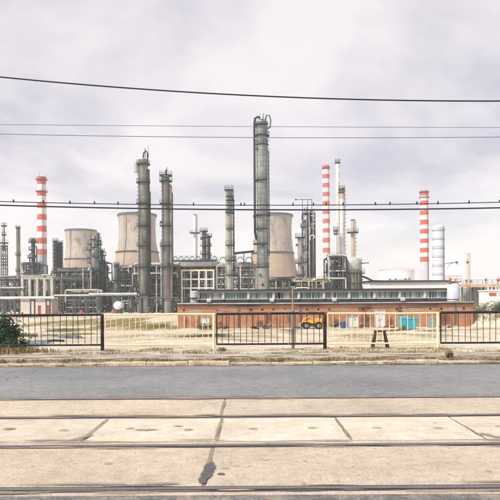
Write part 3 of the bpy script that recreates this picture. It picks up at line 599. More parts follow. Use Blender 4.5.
# striped chimneys
def chimney(label, px, w, top, Y, bands, base_m, wb=None, plats=(), lad_a=-1.0):
    s = Y/F; x = XP(px, Y, 240); t = T('striped_chimney', label, 'chimney', (x, Y, G), 'red and white chimneys')
    zt = ZP(top, Y, px) - G; wb = wb or w*1.1
    def rad(z): return (wb + (w-wb)*z/zt)*s/2
    ed = [ZP(p_, Y, px) - G for p_ in bands]      # boundaries downwards starting with red
    for i in range(len(ed)-1):
        z1, z0 = ed[i], ed[i+1]; m = 'stack_red' if i % 2 == 0 else 'stack_white'
        MB().lathe([(rad(z0), z0), (rad(z1), z1)] + ([(rad(z1)*.8, z1), (rad(z1)*.8, z1-4)] if i == 0 else []), n=36).build('band', m, t)
    MB().lathe([(rad(0), -.5), (rad(ed[-1]), ed[-1])], n=36).build('base_shaft', base_m, t)
    for py in plats:
        z = ZP(py, Y, px) - G; platform(t, rad(z), z, 1.0, rail=True, m='steel_dark')
    ladder(t, rad(zt*.5), 2, zt-1, lad_a, 'steel_mid')
    for k in range(3): MB().cyl(circ(rad(zt)*.95, zt-.5, k*2.1+.4), circ(rad(zt)*.95, zt+2.2, k*2.1+.4), .06, n=5).build('lightning_rod', 'steel_mid', t)
chimney('tall red and white chimney with blue-grey base at far left', 42, 8.5, 177, 330, [177, 184.8, 191.2, 196.4, 202.6, 208.6, 214.6, 220.2, 226.2, 232, 238.2, 244, 249.3, 255], 'stack_base_blue', 9.8, (180, 191.8))
chimney('pale red and white chimney in the centre behind the furnace stacks', 326.4, 6.8, 165.8, 560, [165.8, 170, 174.5, 179, 183.4, 188, 192.3, 196.9, 201.3, 205.8, 210.2, 214.6, 219, 223.7, 228.5, 233, 238, 243, 248, 252.8], 'stack_base_pale', 7.8, (168.3,))
chimney('red and white chimney with grey base beside the lilac silo', 424.4, 8.0, 191.2, 420, [191.2, 196, 201, 205.7, 210.6, 215.4, 220, 225, 229.2, 234, 238.8, 243.4, 248, 252.7, 257, 262], 'stack_base_pale', 9.0, (192.5, 197.5))

# ================================================================== COLUMNS
ST = 'steel_teal'
tA, rA, HA = column('thicker grey distillation column with ring platforms, left one of the twin pair', 143.6, 10.2, 160.5, 172, [(164.5,), (182.6,), (203.5,), (226,), (246,), (267,), (294.5,)], 'column_grey', skirt=0.115,
    pipes=[(-0.35, 0.45, .05, .93, .28, 'steel_dark'), (-2.6, .35, .2, .6, .16, 'steel_light'), (0.25, 0.6, .3, .8, .18, 'steel_mid')], lad=-2.4)
MB().tube([(0, 0, HA+.8), (0.2, 0, HA+2.3), (.9, 0, HA+2.9), (1.3, 0, HA+2.2), (1.35, 0, HA-1)], .22, 8).build('vapour_pipe', 'steel_dark', tA)
MB().beam((.6, 0, HA+.3), (.6, 0, HA+3.6), .18).build('davit', 'steel_dark', tA)
MB().box((-2.1, -.4, HA-2.2), (.9, .9, 3.0)).build('ladder_cage', 'steel_light', tA)
MB().cyl((1.6, 0, HA+1), (1.6, 0, HA+4.6), .07, n=5).build('mast', 'orange_paint', tA)
tB, rB, HB = column('thinner grey distillation column with red-brown stains, right one of the twin pair', 166.2, 8.6, 178.5, 172, [(175.6,), (181.3,), (203.8,), (225.8,), (246,), (267,)], 'column_rusty', skirt=0.085,
    pipes=[(-.3, .5, .1, .95, .3, 'column_rusty'), (-2.7, .4, .06, .55, .2, 'steel_light'), (0.3, .7, .2, .9, .22, 'steel_dark')], lad=-2.2, over=1.0)
MB().tube([(0, 0, HB+.8), (0, 0, HB+2.4), (.5, 0, HB+2.6)], .2, 8).build('vapour_pipe', 'steel_dark', tB)
MB().beam((.3, 0, HB+.3), (.3, 0, HB+3.4), .16).build('davit', 'steel_dark', tB)
MB().tube([(0, 0, HB-2), (-1.2, -1.0, HB-1.6), (-1.4, -1.0, HB+1.6), (-.4, 0, HB+1.9)], .1, 6).build('loop_pipe', 'steel_light', tB)
tC, rC, HC = column('slender pale column with side brackets between twin columns and tallest column', 229.4, 6.0, 190, 160, [(190.2,), (196.5, 'right'), (200.5, 'right'), (205.5, 'right', .7), (213, 'right', .7), (229, 'right', .7), (245.5, 'right', 1.0), (260.5, 'right', 1.2), (275, 'right', .9)], 'column_pale',
    pipes=[(0.1, .5, .35, .93, .17, 'steel_dark'), (-2.9, .25, .1, .9, .1, 'steel_light')], lad=-.25, over=.7)
for k, a in enumerate((.2, 1.6, 3.0, 4.4)): MB().cyl(circ(rC*.8, HC, a), circ(rC*.8, HC+1.1, a), .12, n=6).build('vent_stub', 'steel_light', tC)
tD, rD, HD = column('tallest column, clad in panels with a dark pipe down its left side', 262.3, 12.0, 122.5, 166, [(125.5, 'left', 1.0), (136, 'full', .8), (145, 'front', .35), (180.5, 'left', .9), (215.5, 'full', 1.1), (229, 'left', .8), (244, 'left', 1.5), (267, 'full', .5)], 'cladding',
    pipes=[(-0.15, .35, .3, .85, .15, 'steel_teal')], lad=-.45, n=40, seams=7.75)
xl = XP(254.9, 166, 180) - XP(262.3, 166, 180); zz = lambda py: ZP(py, 166) - G
MB().tube([(0, 0, HD+1.2), (-1.2, 0, HD+1.6), (xl+.2, 0, HD+1.2), (xl, 0, HD-.6), (xl, 0, zz(180)), (xl, 0, zz(232)), (xl+.3, 0, zz(238)), (xl+1.2, 0, zz(242))], .33, 10).build('overhead_pipe', 'steel_dark', tD)
MB().tube([(1.0, 0, HD+.6), (1.4, 0, HD+2.1), (2.2, 0, HD+2.0), (2.6, 0, HD+.6), (2.4, 0, HD-1.4), (1.7, 0, HD-1.8)], .2, 8).build('loop_pipe', 'steel_teal', tD)
MB().tube([(-.9, 0, HD+.5), (-.6, 0, HD+2.4), (.2, 0, HD+2.6), (.5, 0, HD+.8)], .16, 8).build('loop_pipe', 'steel_light', tD)
MB().lathe([(0.001, 0), (.5, 0), (.5, 1.6), (.3, 1.9), (0.001, 2)], (0.1, -.6, HD+.7), 12).build('relief_drum', 'steel_light', tD)
MB().lathe([(rD*1.07, -.4), (rD*1.07, zz(267)-.3), (rD*1.01, zz(267)-.2)], n=40).build('skirt', 'skirt_grey', tD)
MB().cyl((0, -rD*1.05, zz(285)), (0, -rD*1.12, zz(285)), .42, n=14).build('access_hole', 'steel_dark', tD)
# left-hand thin stacks and masts
def mast(label, px, w, top, Y, plats, frame_top, m='steel_mid', name='flare_mast'):
    s = Y/F; x = XP(px, Y, 260); t = T(name, label, 'mast', (x, Y, G), 'thin masts'); H = ZP(top, Y, px)-G; hw = w*s/2; zf = ZP(frame_top, Y, px)-G
    for sx in (-1, 1):
        for sy in (-1, 1): MB().beam((sx*hw, sy*hw, -.3), (sx*hw*.92, sy*hw*.92, zf), .32).build('post', m, t)
    n = max(3, int(zf/5)); b = MB()
    for k in range(n):
        z0, z1 = zf*k/n, zf*(k+1)/n
        for sy in (-1, 1): b.beam((-hw, sy*hw, z0), (hw, sy*hw, z1), .14).beam((hw, sy*hw, z0), (-hw, sy*hw, z1), .14).beam((-hw, sy*hw, z1), (hw, sy*hw, z1), .24)
        for sx in (-1, 1): b.beam((sx*hw, -hw, z1), (sx*hw, hw, z1), .24)
    b.build('lattice', m, t)
    MB().cyl((0, 0, zf-2), (0, 0, H), .34, .22, 8).build('pipe', m, t); MB().cyl((-.7, 0, zf-2), (-.7, 0, H-2), .12, n=6).build('riser', m, t)
    for py, pw in plats:
        z = ZP(py, Y, px)-G; d = MB().box((0, 0, z), (pw*s, pw*s*.8, .5)).build('platform', 'platform_teal', t); b = MB()
        for sx in (-1, 1):
            for sy in (-1, 1): b.cyl((sx*pw*s*.48, sy*pw*s*.38, z), (sx*pw*s*.48, sy*pw*s*.38, z+1.2), .05, n=4)
        for sy in (-1, 1): b.beam((-pw*s*.48, sy*pw*s*.38, z+1.2), (pw*s*.48, sy*pw*s*.38, z+1.2), .08)
        b.build('railing', 'platform_teal', d)
mast('lattice flare mast with small platforms at the left edge', 4.3, 4.8, 223, 230, [(226, 4.5), (235, 3.6), (243, 6.4), (246, 5.6), (259, 5.2), (265, 5.6)], 246)
column('thin grey stack between the lattice mast and the striped chimney', 18.2, 3.8, 227, 260, [(228, 'full', .35), (255, 'full', .6), (271, 'full', .6)], 'column_grey', cat='stack', name='exhaust_stack', group='thin stacks', head='rim', lad=-.3, mkit=False, n=20)
column('dark column with a wide top platform just left of the striped chimney', 33.4, 4.2, 239, 205, [(242.4, 'full', 1.3), (241, 'full', .6), (250, 'left', 1.2), (258, 'left', 1.8), (266, 'full', 1.0)], 'steel_mid', lad=-1.0, pipes=[(.1, .5, .1, .9, .2, 'steel_dark'), (-3.0, .5, .1, .8, .2, 'steel_dark')])
column('left one of two stubby columns with many rings before the small cooling tower', 55.6, 3.9, 241, 215, [(241.5+3.9*k, 'full', .55) for k in range(9)], 'steel_mid', lad=None, mkit=False, pipes=[(-.2, .3, .1, .95, .16, 'steel_dark')])
column('right one of two stubby columns with many rings before the small cooling tower', 60.4, 3.9, 242.5, 217, [(243.5+3.9*k, 'full', .55) for k in range(9)], 'steel_mid', lad=None, mkit=False, pipes=[(-.2, .3, .1, .95, .16, 'steel_light')])
for px, w, top, Y, pl, m, lab in ((90.2, 2.6, 243, 205, [(244,), (250, 'left', 1.5), (258,), (270,)], 'column_pale', 'short pale column at the right edge of the smallest cooling tower'),
        (93.8, 2.8, 236, 200, [(239.5, 'full', 1.3), (247.5,), (256, 'right'), (268,)], 'steel_light', 'light column with a broad platform overlapping the smallest cooling tower'),
        (98.0, 3.6, 233, 196, [(240.5, 'full', .9), (244.5, 'right', 1.2), (257,), (270,), (282,)], 'steel_teal', 'tallest teal column of the cluster right of the smallest cooling tower'),
        (102.2, 3.0, 250, 198, [(252,), (255.5, 'right', 1.3), (263.5,), (274,)], 'steel_teal', 'low teal column at the right end of the small cluster')):
    column(lab, px, w, top, Y, pl, m, lad=-.5, mkit=False, n=20, over=.8, pipes=[(.1, .4, .1, .9, .15, 'steel_dark'), (-2.8, .3, .2, .8, .12, 'steel_light')])
column('short teal vessel column left of the twin columns', 116.6, 5.2, 264, 178, [(266, 'full', .4), (280,), (292,)], 'steel_teal', lad=-.4, pipes=[(.1, .4, .1, .9, .2, 'steel_mid')])
column('very pale flue stack with a single disc platform, right of the twin columns', 195.2, 3.4, 214.5, 250, [(233, 'full', 2.3)], 'stack_white', cat='stack', name='exhaust_stack', group='thin stacks', head='rim', lad=-.3, mkit=False, n=20)
column('grey column behind the pipe rack, taller of the close pair', 204.2, 4.4, 230.5, 200, [(231.5,), (237.5, 'right', 1.2), (246, 'right', 1.5), (254,), (262,)], 'column_grey', lad=-.4, pipes=[(.2, .5, .2, .95, .18, 'steel_light')])
column('grey column behind the pipe rack, shorter of the close pair', 209.4, 2.6, 236, 202, [(237, 'right', .8), (246, 'full', .6), (256, 'full', .6)], 'steel_teal', lad=None, mkit=False, n=16)
column('white column with a wide disc platform right of the tallest column', 300.3, 5.4, 237, 170, [(237.5, 'full', 1.0), (263, 'left', .9), (275,)], 'column_pale', lad=-.6, head='rim', pipes=[(.1, .4, .1, .9, .12, 'steel_light')])
column('slim vessel standing before the dark lattice tower', 304.6, 2.6, 226, 185, [(227, 'left', 1.2), (249.5, 'left', 1.2), (262,)], 'steel_light', lad=None, mkit=False, n=16)
# furnace stacks
column('tallest white furnace stack with spiral strakes', 337.9, 4.1, 162.3, 182, [(163, 'full', .35)], 'stack_white', base=ZP(258, 182), cat='stack', name='furnace_stack', group='furnace stacks', head='rim', lad=None, mkit=False, n=24)
tS = bpy.data.objects['furnace_stack']; b = MB(); Hs = ZP(163, 182)-ZP(258, 182); rs = 4.1*182/F/2*.93
for q in range(3): b.tube([circ(rs+.01, Hs*(.45+.5*k/60), q*2*PI/3 + k*.17) for k in range(61)], .07, 4)
b.build('strake', 'stack_white', tS)
column('white furnace stack with a beige top right beside the tallest one', 342.0, 4.6, 188.3, 180, [(189.5, 'full', .5), (192.5, 'left', .5)], 'stack_white', base=ZP(258, 180), cat='stack', name='furnace_stack', group='furnace stacks', head=None, lad=-.5, mkit=False, n=24)
tS = bpy.data.objects['furnace_stack.001']; rs = 4.6*180/F/2; H2 = ZP(188.3, 180)-ZP(258, 180)
MB().lathe([(rs*1.03, H2-3.4), (rs*1.03, H2), (rs*.85, H2), (rs*.85, H2-2)], n=24).build('beige_top', 'stack_beige', tS)
column('shortest white furnace stack with a platform at its top', 335.9, 3.2, 230, 178, [(230.5, 'full', .5), (234, 'full', .35)], 'stack_white', base=ZP(258, 178), cat='stack', name='furnace_stack', group='furnace stacks', head='rim', lad=None, mkit=False, n=20)
column('beige furnace stack with a wide disc platform at its middle', 352.8, 3.9, 219.6, 178, [(232.5, 'full', 1.7)], 'stack_beige', base=ZP(259, 178), cat='stack', name='furnace_stack', group='furnace stacks', head='rim', lad=-.3, mkit=False, n=24)
# lilac silo tower
tL, rL, HL = column('wide lilac-white silo with blue rings beside the right striped chimney', 438.6, 12.6, 227, 330, [(230.8, 'full', .35), (239.8, 'full', .25), (248.8, 'full', .25), (257.5, 'full', .25), (266.2, 'full', .25), (275, 'full', .25)], 'lilac_tank', cat='silo', name='silo_tower', group=None, lad=-1.0, mkit=False, seams=4.1, pm='ring_blue')

# ================================================================== FRAMES, RACKS AND UNITS
PAL = ['steel_dark']*6 + ['steel_mid']*6 + ['steel_teal']*4 + ['steel_light']*4 + ['white_paint']*1 + ['rust']*1
def unit(name, label, cat, px0, px1, top, Y, depth, nx, nlev, seed, post_m='steel_mid', beam_m='steel_mid', base=G, pw=.34, fill=1.0, pal=PAL, pipes=10, group='process units', deck=True, roof=None, brace=True, skip_low=False, lite=False):
    rr = random.Random(seed); x0, x1 = XP(px0, Y, 290), XP(px1, Y, 290); zt = ZP(top, Y, (px0+px1)/2); H = zt-base; w = x1-x0
    t = T(name, label, cat, ((x0+x1)/2, Y+depth/2, base), group); xa = -w/2; ya, yb = -depth/2, depth/2
    xs_ = [xa + w*i/nx for i in range(nx+1)]; zl = [H*(k+1)/nlev for k in range(nlev)]
    def pm(m): return m if m in ('pale_concrete', 'steel_teal') else rr.choice([m, m, m, 'steel_light', 'steel_dark'] if not lite else [m, 'steel_light', 'steel_light', 'white_paint'])
    for x in xs_:
        for y in (ya, yb): MB().box((x, y, H/2-.15), (pw, pw, H+.3)).build('post', pm(post_m), t)
    for k, z in enumerate(zl):
        for y in (ya, yb): MB().box((0, y, z), (w+pw*.8, pw*.7, pw*1.05)).build('beam', pm(beam_m), t)
        for x in xs_[::max(1, nx//3)]: MB().box((x, 0, z-.03), (pw*.6, depth, pw*.8)).build('cross_beam', beam_m, t)
        if deck and k < nlev: MB().box((0, 0, z+pw*.55), (w*.985, depth*.97, .08)).build('deck', 'steel_dark', t)
    b = MB()
    if brace:
        for i in range(nx):
            for k in range(nlev):
                if rr.random() < .4: z0 = zl[k-1] if k else 0; b.beam((xs_[i], ya+.05, z0), (xs_[i+1], ya+.05, zl[k]), .16)
                if rr.random() < .4: z0 = zl[k-1] if k else 0; b.beam((xs_[i+1], yb-.05, z0), (xs_[i], yb-.05, zl[k]), .13)
        if b.v: tag(b.build('brace', beam_m, t), kind='stuff')
    b = MB(); top_r = zl if deck else zl[-1:]
    for z in top_r:
        for dz in (.65, 1.2): b.box((0, ya-.12, z+dz), (w+.06, .075, .06))
        n = max(4, int(w/1.6))
        for i in range(n+1): b.box((xa+w*i/n, ya-.12, z+.6), (.06, .06, 1.2))
    b.build('railing', 'steel_mid', t)
    for i in range(nx):
        for k in range(nlev):
            z0 = (zl[k-1]+pw*.6 if k else 0.0); z1 = zl[k]-pw*.6; h = z1-z0; bw = w/nx
            if (skip_low and k == 0) or rr.random() > fill or h < .5: continue
            cx = xs_[i]+bw/2; m = rr.choice(pal); ty = rr.random(); y = rr.uniform(ya*.75, yb*.2)
            if ty < .34:      # exchanger lying across, end cover to the viewer
                r = min(bw, h)*rr.uniform(.26, .4); cz = z0+r+.25
                v = MB().lathe([(0.001, 0), (r*.6, .12), (r*.92, .45), (r, .8), (r*1.12, .82), (r*1.12, 1.0), (r, 1.02), (r, depth*.55), (0.001, depth*.6)], n=16)
                v.v = [(cx+a, y+c_, cz+b_) for a, b_, c_ in v.v]; v.build('heat_exchanger', m, t)
                MB().box((cx, y+1.2, z0+.2), (r*1.3, .3, .6)).box((cx, y+depth*.4, z0+.2), (r*1.3, .3, .6)).build('saddle', 'steel_mid', t)
            elif ty < .56:    # drum lying along
                r = min(h*.36, 1.3)*rr.uniform(.7, 1); l = bw*.42; cz = z0+r+.3
                v = MB().lathe([(0.001, -l-r*.5), (r*.7, -l-r*.35), (r, -l), (r, l), (r*.7, l+r*.35), (0.001, l+r*.5)], n=16)
                v.v = [(cx+c_, y+a, cz+b_) for a, b_, c_ in v.v]; v.build('drum', m, t)
                MB().box((cx-l*.6, y, z0+.25), (.3, r*1.4, .7)).box((cx+l*.6, y, z0+.25), (.3, r*1.4, .7)).build('saddle', 'steel_mid', t)
            elif ty < .78:    # upright vessel
                r = min(bw*.3, 1.2)*rr.uniform(.6, 1); MB().lathe([(r*.9, z0-.05), (r, z0+.3), (r, z1-r*.5), (r*.7, z1-r*.15), (0.001, z1)], (cx+rr.uniform(-.3, .3), y, 0), 16).build('upright_vessel', m, t)
            else:             # pump skid with motor and valves
                MB().box((cx, y, z0+.25), (bw*.6, 1.2, .5)).cyl((cx-bw*.2, y, z0+.9), (cx+bw*.1, y, z0+.9), .42, n=10).cyl((cx+bw*.1, y, z0+.9), (cx+bw*.25, y, z0+.9), .25, n=8).cyl((cx+bw*.2, y, z0+.9), (cx+bw*.2, y, z0+min(h, 2.4)), .14, n=6).build('pump_skid', m, t)
    for q in range(int(pipes*2.8)):     # pipe runs with drops
        m = rr.choice(pal + ['steel_light']*3 + ['white_paint']*3); r = rr.choice([.08, .1, .14, .2, .28]); y = rr.uniform(ya-.5, yb*.5); z = rr.choice(zl)+rr.uniform(.3, 1.1) if rr.random() < .6 else rr.uniform(.1, .97)*H
        a, c = sorted((rr.uniform(-.5, .5)*w, rr.uniform(-.5, .5)*w))
        if c-a < w*.25: a, c = -w*.5, w*.45
        P = [(a, y, max(0.2, z-rr.uniform(1, 5))), (a, y, z-.2), (a+.2, y, z), (c-.2, y, z), (c, y, z+(.2 if rr.random() < .3 else -.2))]
        P.append((c, y, max(.2, z-rr.uniform(.8, 6)) if P[-1][2] < z else min(H+1.5, z+2)))
        MB().tube(P, r, 7).build('pipe', m, t)
    for q in range(int(pipes*2.5)):
        r = rr.choice([.07, .09, .13, .2]); x = rr.uniform(-.49, .49)*w; y = rr.uniform(ya-.4, yb*.3); z0 = rr.uniform(0, .4)*H; z1 = rr.uniform(.6, 1.08)*H
        MB().cyl((x, y, z0), (x, y, z1), r, n=7).lathe([(r*1.7, -.06), (r*1.7, .06)], (x, y, (z0+z1)/2), 7).build('riser', rr.choice(pal + ['steel_light', 'white_paint']*2), t)
    for m in ('white_paint', 'steel_light', 'steel_dark', rr.choice(['yellow_pipe', 'rust', 'orange_paint'])):   # valves, lamps, junction boxes, flanges: too small to tell apart
        b = MB(); nn = int(w*H*.2*fill*(1 if m != 'steel_dark' else 1.3)) if m[0] in 'ws' else int(w*H*.012)
        for q in range(min(nn, 190)):
            sz = rr.choice([.18, .25, .35, .5]); p_ = (rr.uniform(-.5, .5)*w, rr.uniform(ya-.25, yb*.2), max(.2, min(H+.6, rr.choice(zl)*rr.random() if rr.random() < .6 else rr.choice(zl)+rr.uniform(.1, 1.2))))
            if rr.random() < .5: b.box(p_, (sz, sz*.8, sz*rr.uniform(.5, 2.2)))
            else: b.cyl(Vector(p_)-Vector((sz, 0, 0)), Vector(p_)+Vector((sz, 0, 0)), sz*.45, n=7)
        if b.v: tag(b.build('fittings', m, t), kind='stuff')
    if roof: MB().box((0, 0, H+.35), (w+.8, depth+.8, .35)).build('roof', roof, t)
    return t, w, H, zl
LITE = ['steel_light']*5 + ['steel_mid']*4 + ['steel_dark']*4 + ['white_paint']*2
DARK = ['steel_dark']*7 + ['steel_mid']*4 + ['steel_teal']*3 + ['steel_light']*4 + ['white_paint']
# left part of the works
unit('process_unit', 'dark open steel unit below the lattice mast at the left edge', 'process unit', -8, 21, 279, 205, 14, 4, 3, 11, pal=DARK, pipes=18)
unit('process_unit', 'stepped dark steel unit just left of the striped chimney', 'process unit', 21, 38, 264, 212, 10, 3, 5, 12, pal=DARK, pipes=16)
unit('vessel_structure', 'pale concrete frame with dark vessels in its bays at left', 'process unit', 22.5, 52, 278, 180, 9, 4, 1, 13, 'pale_concrete', 'pale_concrete', base=ZP(297, 180), pw=.75, pal=DARK, pipes=6, deck=True, roof='pale_concrete', brace=False)
unit('process_unit', 'dense dark pipework unit in front of the smallest cooling tower', 'process unit', 52, 91, 271, 190, 12, 5, 4, 14, pal=DARK, pipes=24)
unit('process_unit', 'low dark pump unit behind the left pipe bridge', 'process unit', 66, 100, 293, 182, 8, 5, 2, 15, pal=DARK, pipes=16)
unit('process_unit', 'teal steel unit around the small column cluster', 'process unit', 88, 106, 262, 203, 9, 3, 5, 16, 'steel_teal', 'steel_teal', pal=DARK, pipes=12)
unit('process_unit', 'small open unit beside the short teal vessel', 'process unit', 106, 134, 283, 196, 9, 4, 3, 17, pal=PAL, pipes=14)
unit('process_unit', 'steel unit under the left edge of the middle cooling tower', 'process unit', 118, 139, 268, 190, 8, 3, 5, 30, pal=DARK, pipes=12)
# centre rack behind the twin columns
unit('process_unit', 'dark multi-level steel unit between and behind the twin columns', 'process unit', 133, 180, 266, 181, 14, 6, 5, 18, pal=DARK, pipes=34)
unit('pipe_rack', 'long steel rack with a white frame front behind the brick building', 'pipe rack', 171, 218, 263.5, 186, 12, 7, 4, 19, pal=LITE, pipes=34, lite=True)
unit('pipe_rack', 'steel rack carrying pipes between the slender and tallest columns', 'pipe rack', 217, 256, 266, 180, 12, 5, 4, 20, pal=LITE, pipes=30, lite=True)
# white portal frame and fin-fan duct
def portal(label, pxs, y0py, y1py, Y, m):
    t = T('portal_frame', label, 'steel frame', (XP(pxs[0], Y), Y, G)); x0 = XP(pxs[0], Y)
    for p_ in pxs: MB().box((XP(p_, Y)-x0, 0, (ZP(y0py, Y, p_)-G)/2-.1), (.42, .42, ZP(y0py, Y, p_)-G+.2)).build('post', m, t)
    w = XP(pxs[-1], Y)-x0
    for k, py in enumerate((y0py, (y0py*2+y1py)/3+2, y1py-3)): MB().box((w/2, -.003, ZP(py, Y, 200)-G), (w+.5, .38, .42 if k else .5)).build('beam', 'yellow_paint' if k == 0 else m, t)
    return t
portal('white portal frame with a yellow top beam in the centre left', [182, 191, 199, 206.3, 213.5], 270.3, 291, 176, 'white_paint')
def duct(label, px0, px1, py0, py1, Y, d, m, n):
    x0, x1 = XP(px0, Y), XP(px1, Y); z1, z0 = ZP(py0, Y, (px0+px1)/2), ZP(py1, Y, (px0+px1)/2); t = T('air_cooler', label, 'air cooler', ((x0+x1)/2, Y+d/2, z0), 'air coolers on the racks')
    w = x1-x0; MB().box((0, 0, (z1-z0)*.62), (w, d, (z1-z0)*.76)).build('header_box', m, t)
    for i in range(n):
        x = -w/2+w*(i+.5)/n
        MB().lathe([(w/n*.44, 0.0), (w/n*.42, (z1-z0)*.24)], (x, 0, 0), 16).build('fan_ring', 'steel_mid', t)
        MB().tube([(x-w/n*.45, -d*.3, z1-z0)] + [(x-w/n*.45*math.cos(u), -d*.3, z1-z0+1.9*math.sin(u)) for u in [PI*k/8 for k in range(1, 8)]] + [(x+w/n*.45, -d*.3, z1-z0)], .11, 6).build('arch_pipe', 'steel_mid', t)
    MB().box((0, -d*.45, z1-z0+1.9), (w, .08, .08)).build('hand_rail', 'steel_teal', t); MB().box((0, -d*.45, z1-z0+1.3), (w, .06, .06)).build('hand_rail', 'steel_teal', t)
    MB().box((0, -d/2-.1, (z1-z0)*.25), (w, .25, .3)).build('ledge', 'steel_dark', t)
    for i in range(2*n+1): MB().box((-w/2+w*i/(2*n), -d/2-.06, (z1-z0)*.62), (.12, .12, (z1-z0)*.7)).build('stiffener', 'steel_light', t)
duct('long pale air cooler on top of the rack right of the twin columns', 172, 217.5, 262, 268.5, 184, 9, 'steel_light', 8)
duct('pale air cooler on the rack between the slender and tallest columns', 218.5, 253.5, 263, 267.5, 181, 8, 'steel_light', 4)
b = T('sloping_canopy', 'dark sloping canopy on posts left of the tallest column', 'canopy', (XP(244, 178), 178, ZP(266, 178)))
MB().beam((XP(234, 178)-XP(244, 178), 0, 3.9), (XP(254.5, 178)-XP(244, 178), 0, 4.5), 4, .4).build('roof', 'steel_dark', b)
for px in (236, 244, 252): MB().box((XP(px, 178)-XP(244, 178), 0, 1.9), (.25, .25, 4.4)).build('post', 'steel_mid', b)
# right of centre
unit('process_unit', 'low rack with rust-red pipes under the central cooling tower', 'process unit', 269, 296, 281, 172, 8, 4, 2, 21, pal=PAL+['rust']*4, pipes=20)
unit('process_unit', 'pipework unit with yellow lines left of the furnace', 'process unit', 294, 331, 281, 165, 9, 5, 3, 22, pal=LITE+['yellow_pipe']*5, pipes=30, lite=True)
unit('lattice_tower', 'tall dark lattice tower with a mast frame on top', 'lattice tower', 303.5, 315.5, 213, 190, 4, 2, 12, 23, 'steel_dark', 'steel_dark', pal=DARK, pipes=30, fill=.8, group=None, pw=.26)
t = T('mast_frame', 'thin mast frame with antenna bar above the dark lattice tower', 'mast', (XP(308, 191), 191.5, ZP(213, 191)))
for px in (303, 308.5, 312.5): MB().cyl((XP(px, 191)-XP(308, 191), 0, -.2), (XP(px, 191)-XP(308, 191), 0, ZP(199, 191)-ZP(213, 191)), .1, n=6).build('mast', 'steel_mid', t)
MB().cyl((XP(296.5, 191)-XP(308, 191), 0, ZP(199.6, 191)-ZP(213, 191)), (XP(313, 191)-XP(308, 191), 0, ZP(199.6, 191)-ZP(213, 191)), .09, n=6).build('antenna_bar', 'steel_mid', t)
MB().box((XP(296.5, 191)-XP(308, 191), 0, ZP(199.6, 191)-ZP(213, 191)), (.5, .3, .4)).build('antenna_tip', 'steel_dark', t)
unit('furnace_structure', 'dark steel frame on the left side of the furnace', 'process unit', 329, 346.5, 257, 172, 11, 3, 4, 24, 'steel_dark', 'steel_dark', pal=DARK, pipes=20, group=None)
# furnace drum
Y = 174; x = XP(353.6, Y); z0 = ZP(292, Y); t = T('furnace', 'round pale furnace body with yellowish panels under the beige stack', 'furnace', (x, Y+2, G)); r = 9.0*Y/F; zt = lambda py: ZP(py, Y, 353)-G
MB().lathe([(r*.95, -.3), (r*.95, zt(289))], n=36).build('base_shell', 'steel_mid', t)
MB().lathe([(r, zt(289)), (r, zt(270.5))], n=36).build('lower_shell', 'column_pale', t)
MB().lathe([(r*.9, zt(270.5)), (r*1.0, zt(268)), (r*1.0, zt(261)), (r*.8, zt(258)), (r*.3, zt(256.5)), (0.001, zt(256.4))], n=36).build('upper_shell', 'steel_light', t)
for k in range(16): a = 2*PI*k/16; MB().box(circ(r+.08, (zt(289)+zt(270.5))/2, a), (.3, .3, zt(270.5)-zt(289)), rz=a).build('rib', 'steel_mid', t)
for k in range(7):
    a = -PI*(k+.5)/7
    if k % 2: MB().lathe([(r+.04, zt(284)), (r+.04, zt(276))], n=3, a0=a-.15, a1=a+.15).build('panel', 'yellow_pipe', t)
for py, ov in ((273, 1.5), (283, .9), (289, .6)): platform(t, r, zt(py), ov)
ladder(t, r, .5, zt(258), -.6)
MB().beam((r*.9, 0, zt(263)), (r+2.4, 0, zt(262.5)), .25).build('davit', 'steel_dark', t)
MB().tube([(r, -.5, zt(276)), (r+1.6, -.5, zt(278)), (r+3.5, -.5, zt(281)), (r+9, -.5, zt(281.5))], .3, 8).build('pipe', 'steel_dark', t)
for dxx in (-3.4, -1.9, -2.6): MB().tube([(dxx, -r*.6, zt(259)), (dxx, -r*.6, zt(265)), (dxx-.5, -r*.8, zt(270))], .35, 8).build('downcomer', 'steel_dark', t)
# pipe bridges on the left
def bridge(label, px0, px1, py0, py1, Y, d, mats, npost, post_m='pale_concrete'):
    x0, x1 = XP(px0, Y), XP(px1, Y); xm = (x0+x1)/2; zc = ZP(py1, Y, (px0+px1)/2)-G; zt_ = ZP(py0, Y, (px0+px1)/2)-G; w = x1-x0
    t = T('pipe_bridge', label, 'pipe bridge', (xm, Y, G), 'pipe bridges')
    for i in range(npost):
        x = -w/2+w*(i+.5)/npost
        for y in (0, d): MB().box((x, y, zc/2-.2), (.34, .3, zc+.4)).build('post', post_m, t)
        MB().box((x, d/2, zc-.15), (.4, d+.8, .3)).build('cross_beam', post_m, t)
    for k, m in enumerate(mats):
        r = (zt_-zc)/2*(1 if k == 0 else rnd.uniform(.5, .9)); y = d*k/max(1, len(mats)-1); MB().tube([(-w/2, y, zc+r), (0, y, zc+r), (w/2, y, zc+r)], r, 10).build('pipe', m, t)
    b = MB()
    for k in range(int(w/2.5)): b.box((-w/2+2.5*k, d/2, zc-.35), (.1, d, .12))
    tag(b.build('tie', 'steel_mid', t), kind='stuff')
bridge('long white pipe bridge at left in front of the concrete frame', -40, 54, 296.6, 299.4, 160, 3, ['white_paint', 'steel_light', 'steel_mid', 'white_paint'], 6, 'steel_mid')
bridge('thin rusty pipe bridge between the white one and the teal vessel', 54, 92, 294.5, 296.3, 168, 2.5, ['plaster', 'rust', 'steel_light'], 3, 'steel_mid')
bridge('teal-edged pipe bridge left of the twin columns', 89, 137, 292.8, 295.8, 165, 3, ['steel_light', 'steel_teal', 'white_paint'], 3, 'steel_mid')
bridge('grey pipe run crossing below the twin columns', 136, 178, 297.2, 298.6, 163, 2, ['steel_mid', 'steel_dark', 'steel_light'], 4, 'steel_dark')
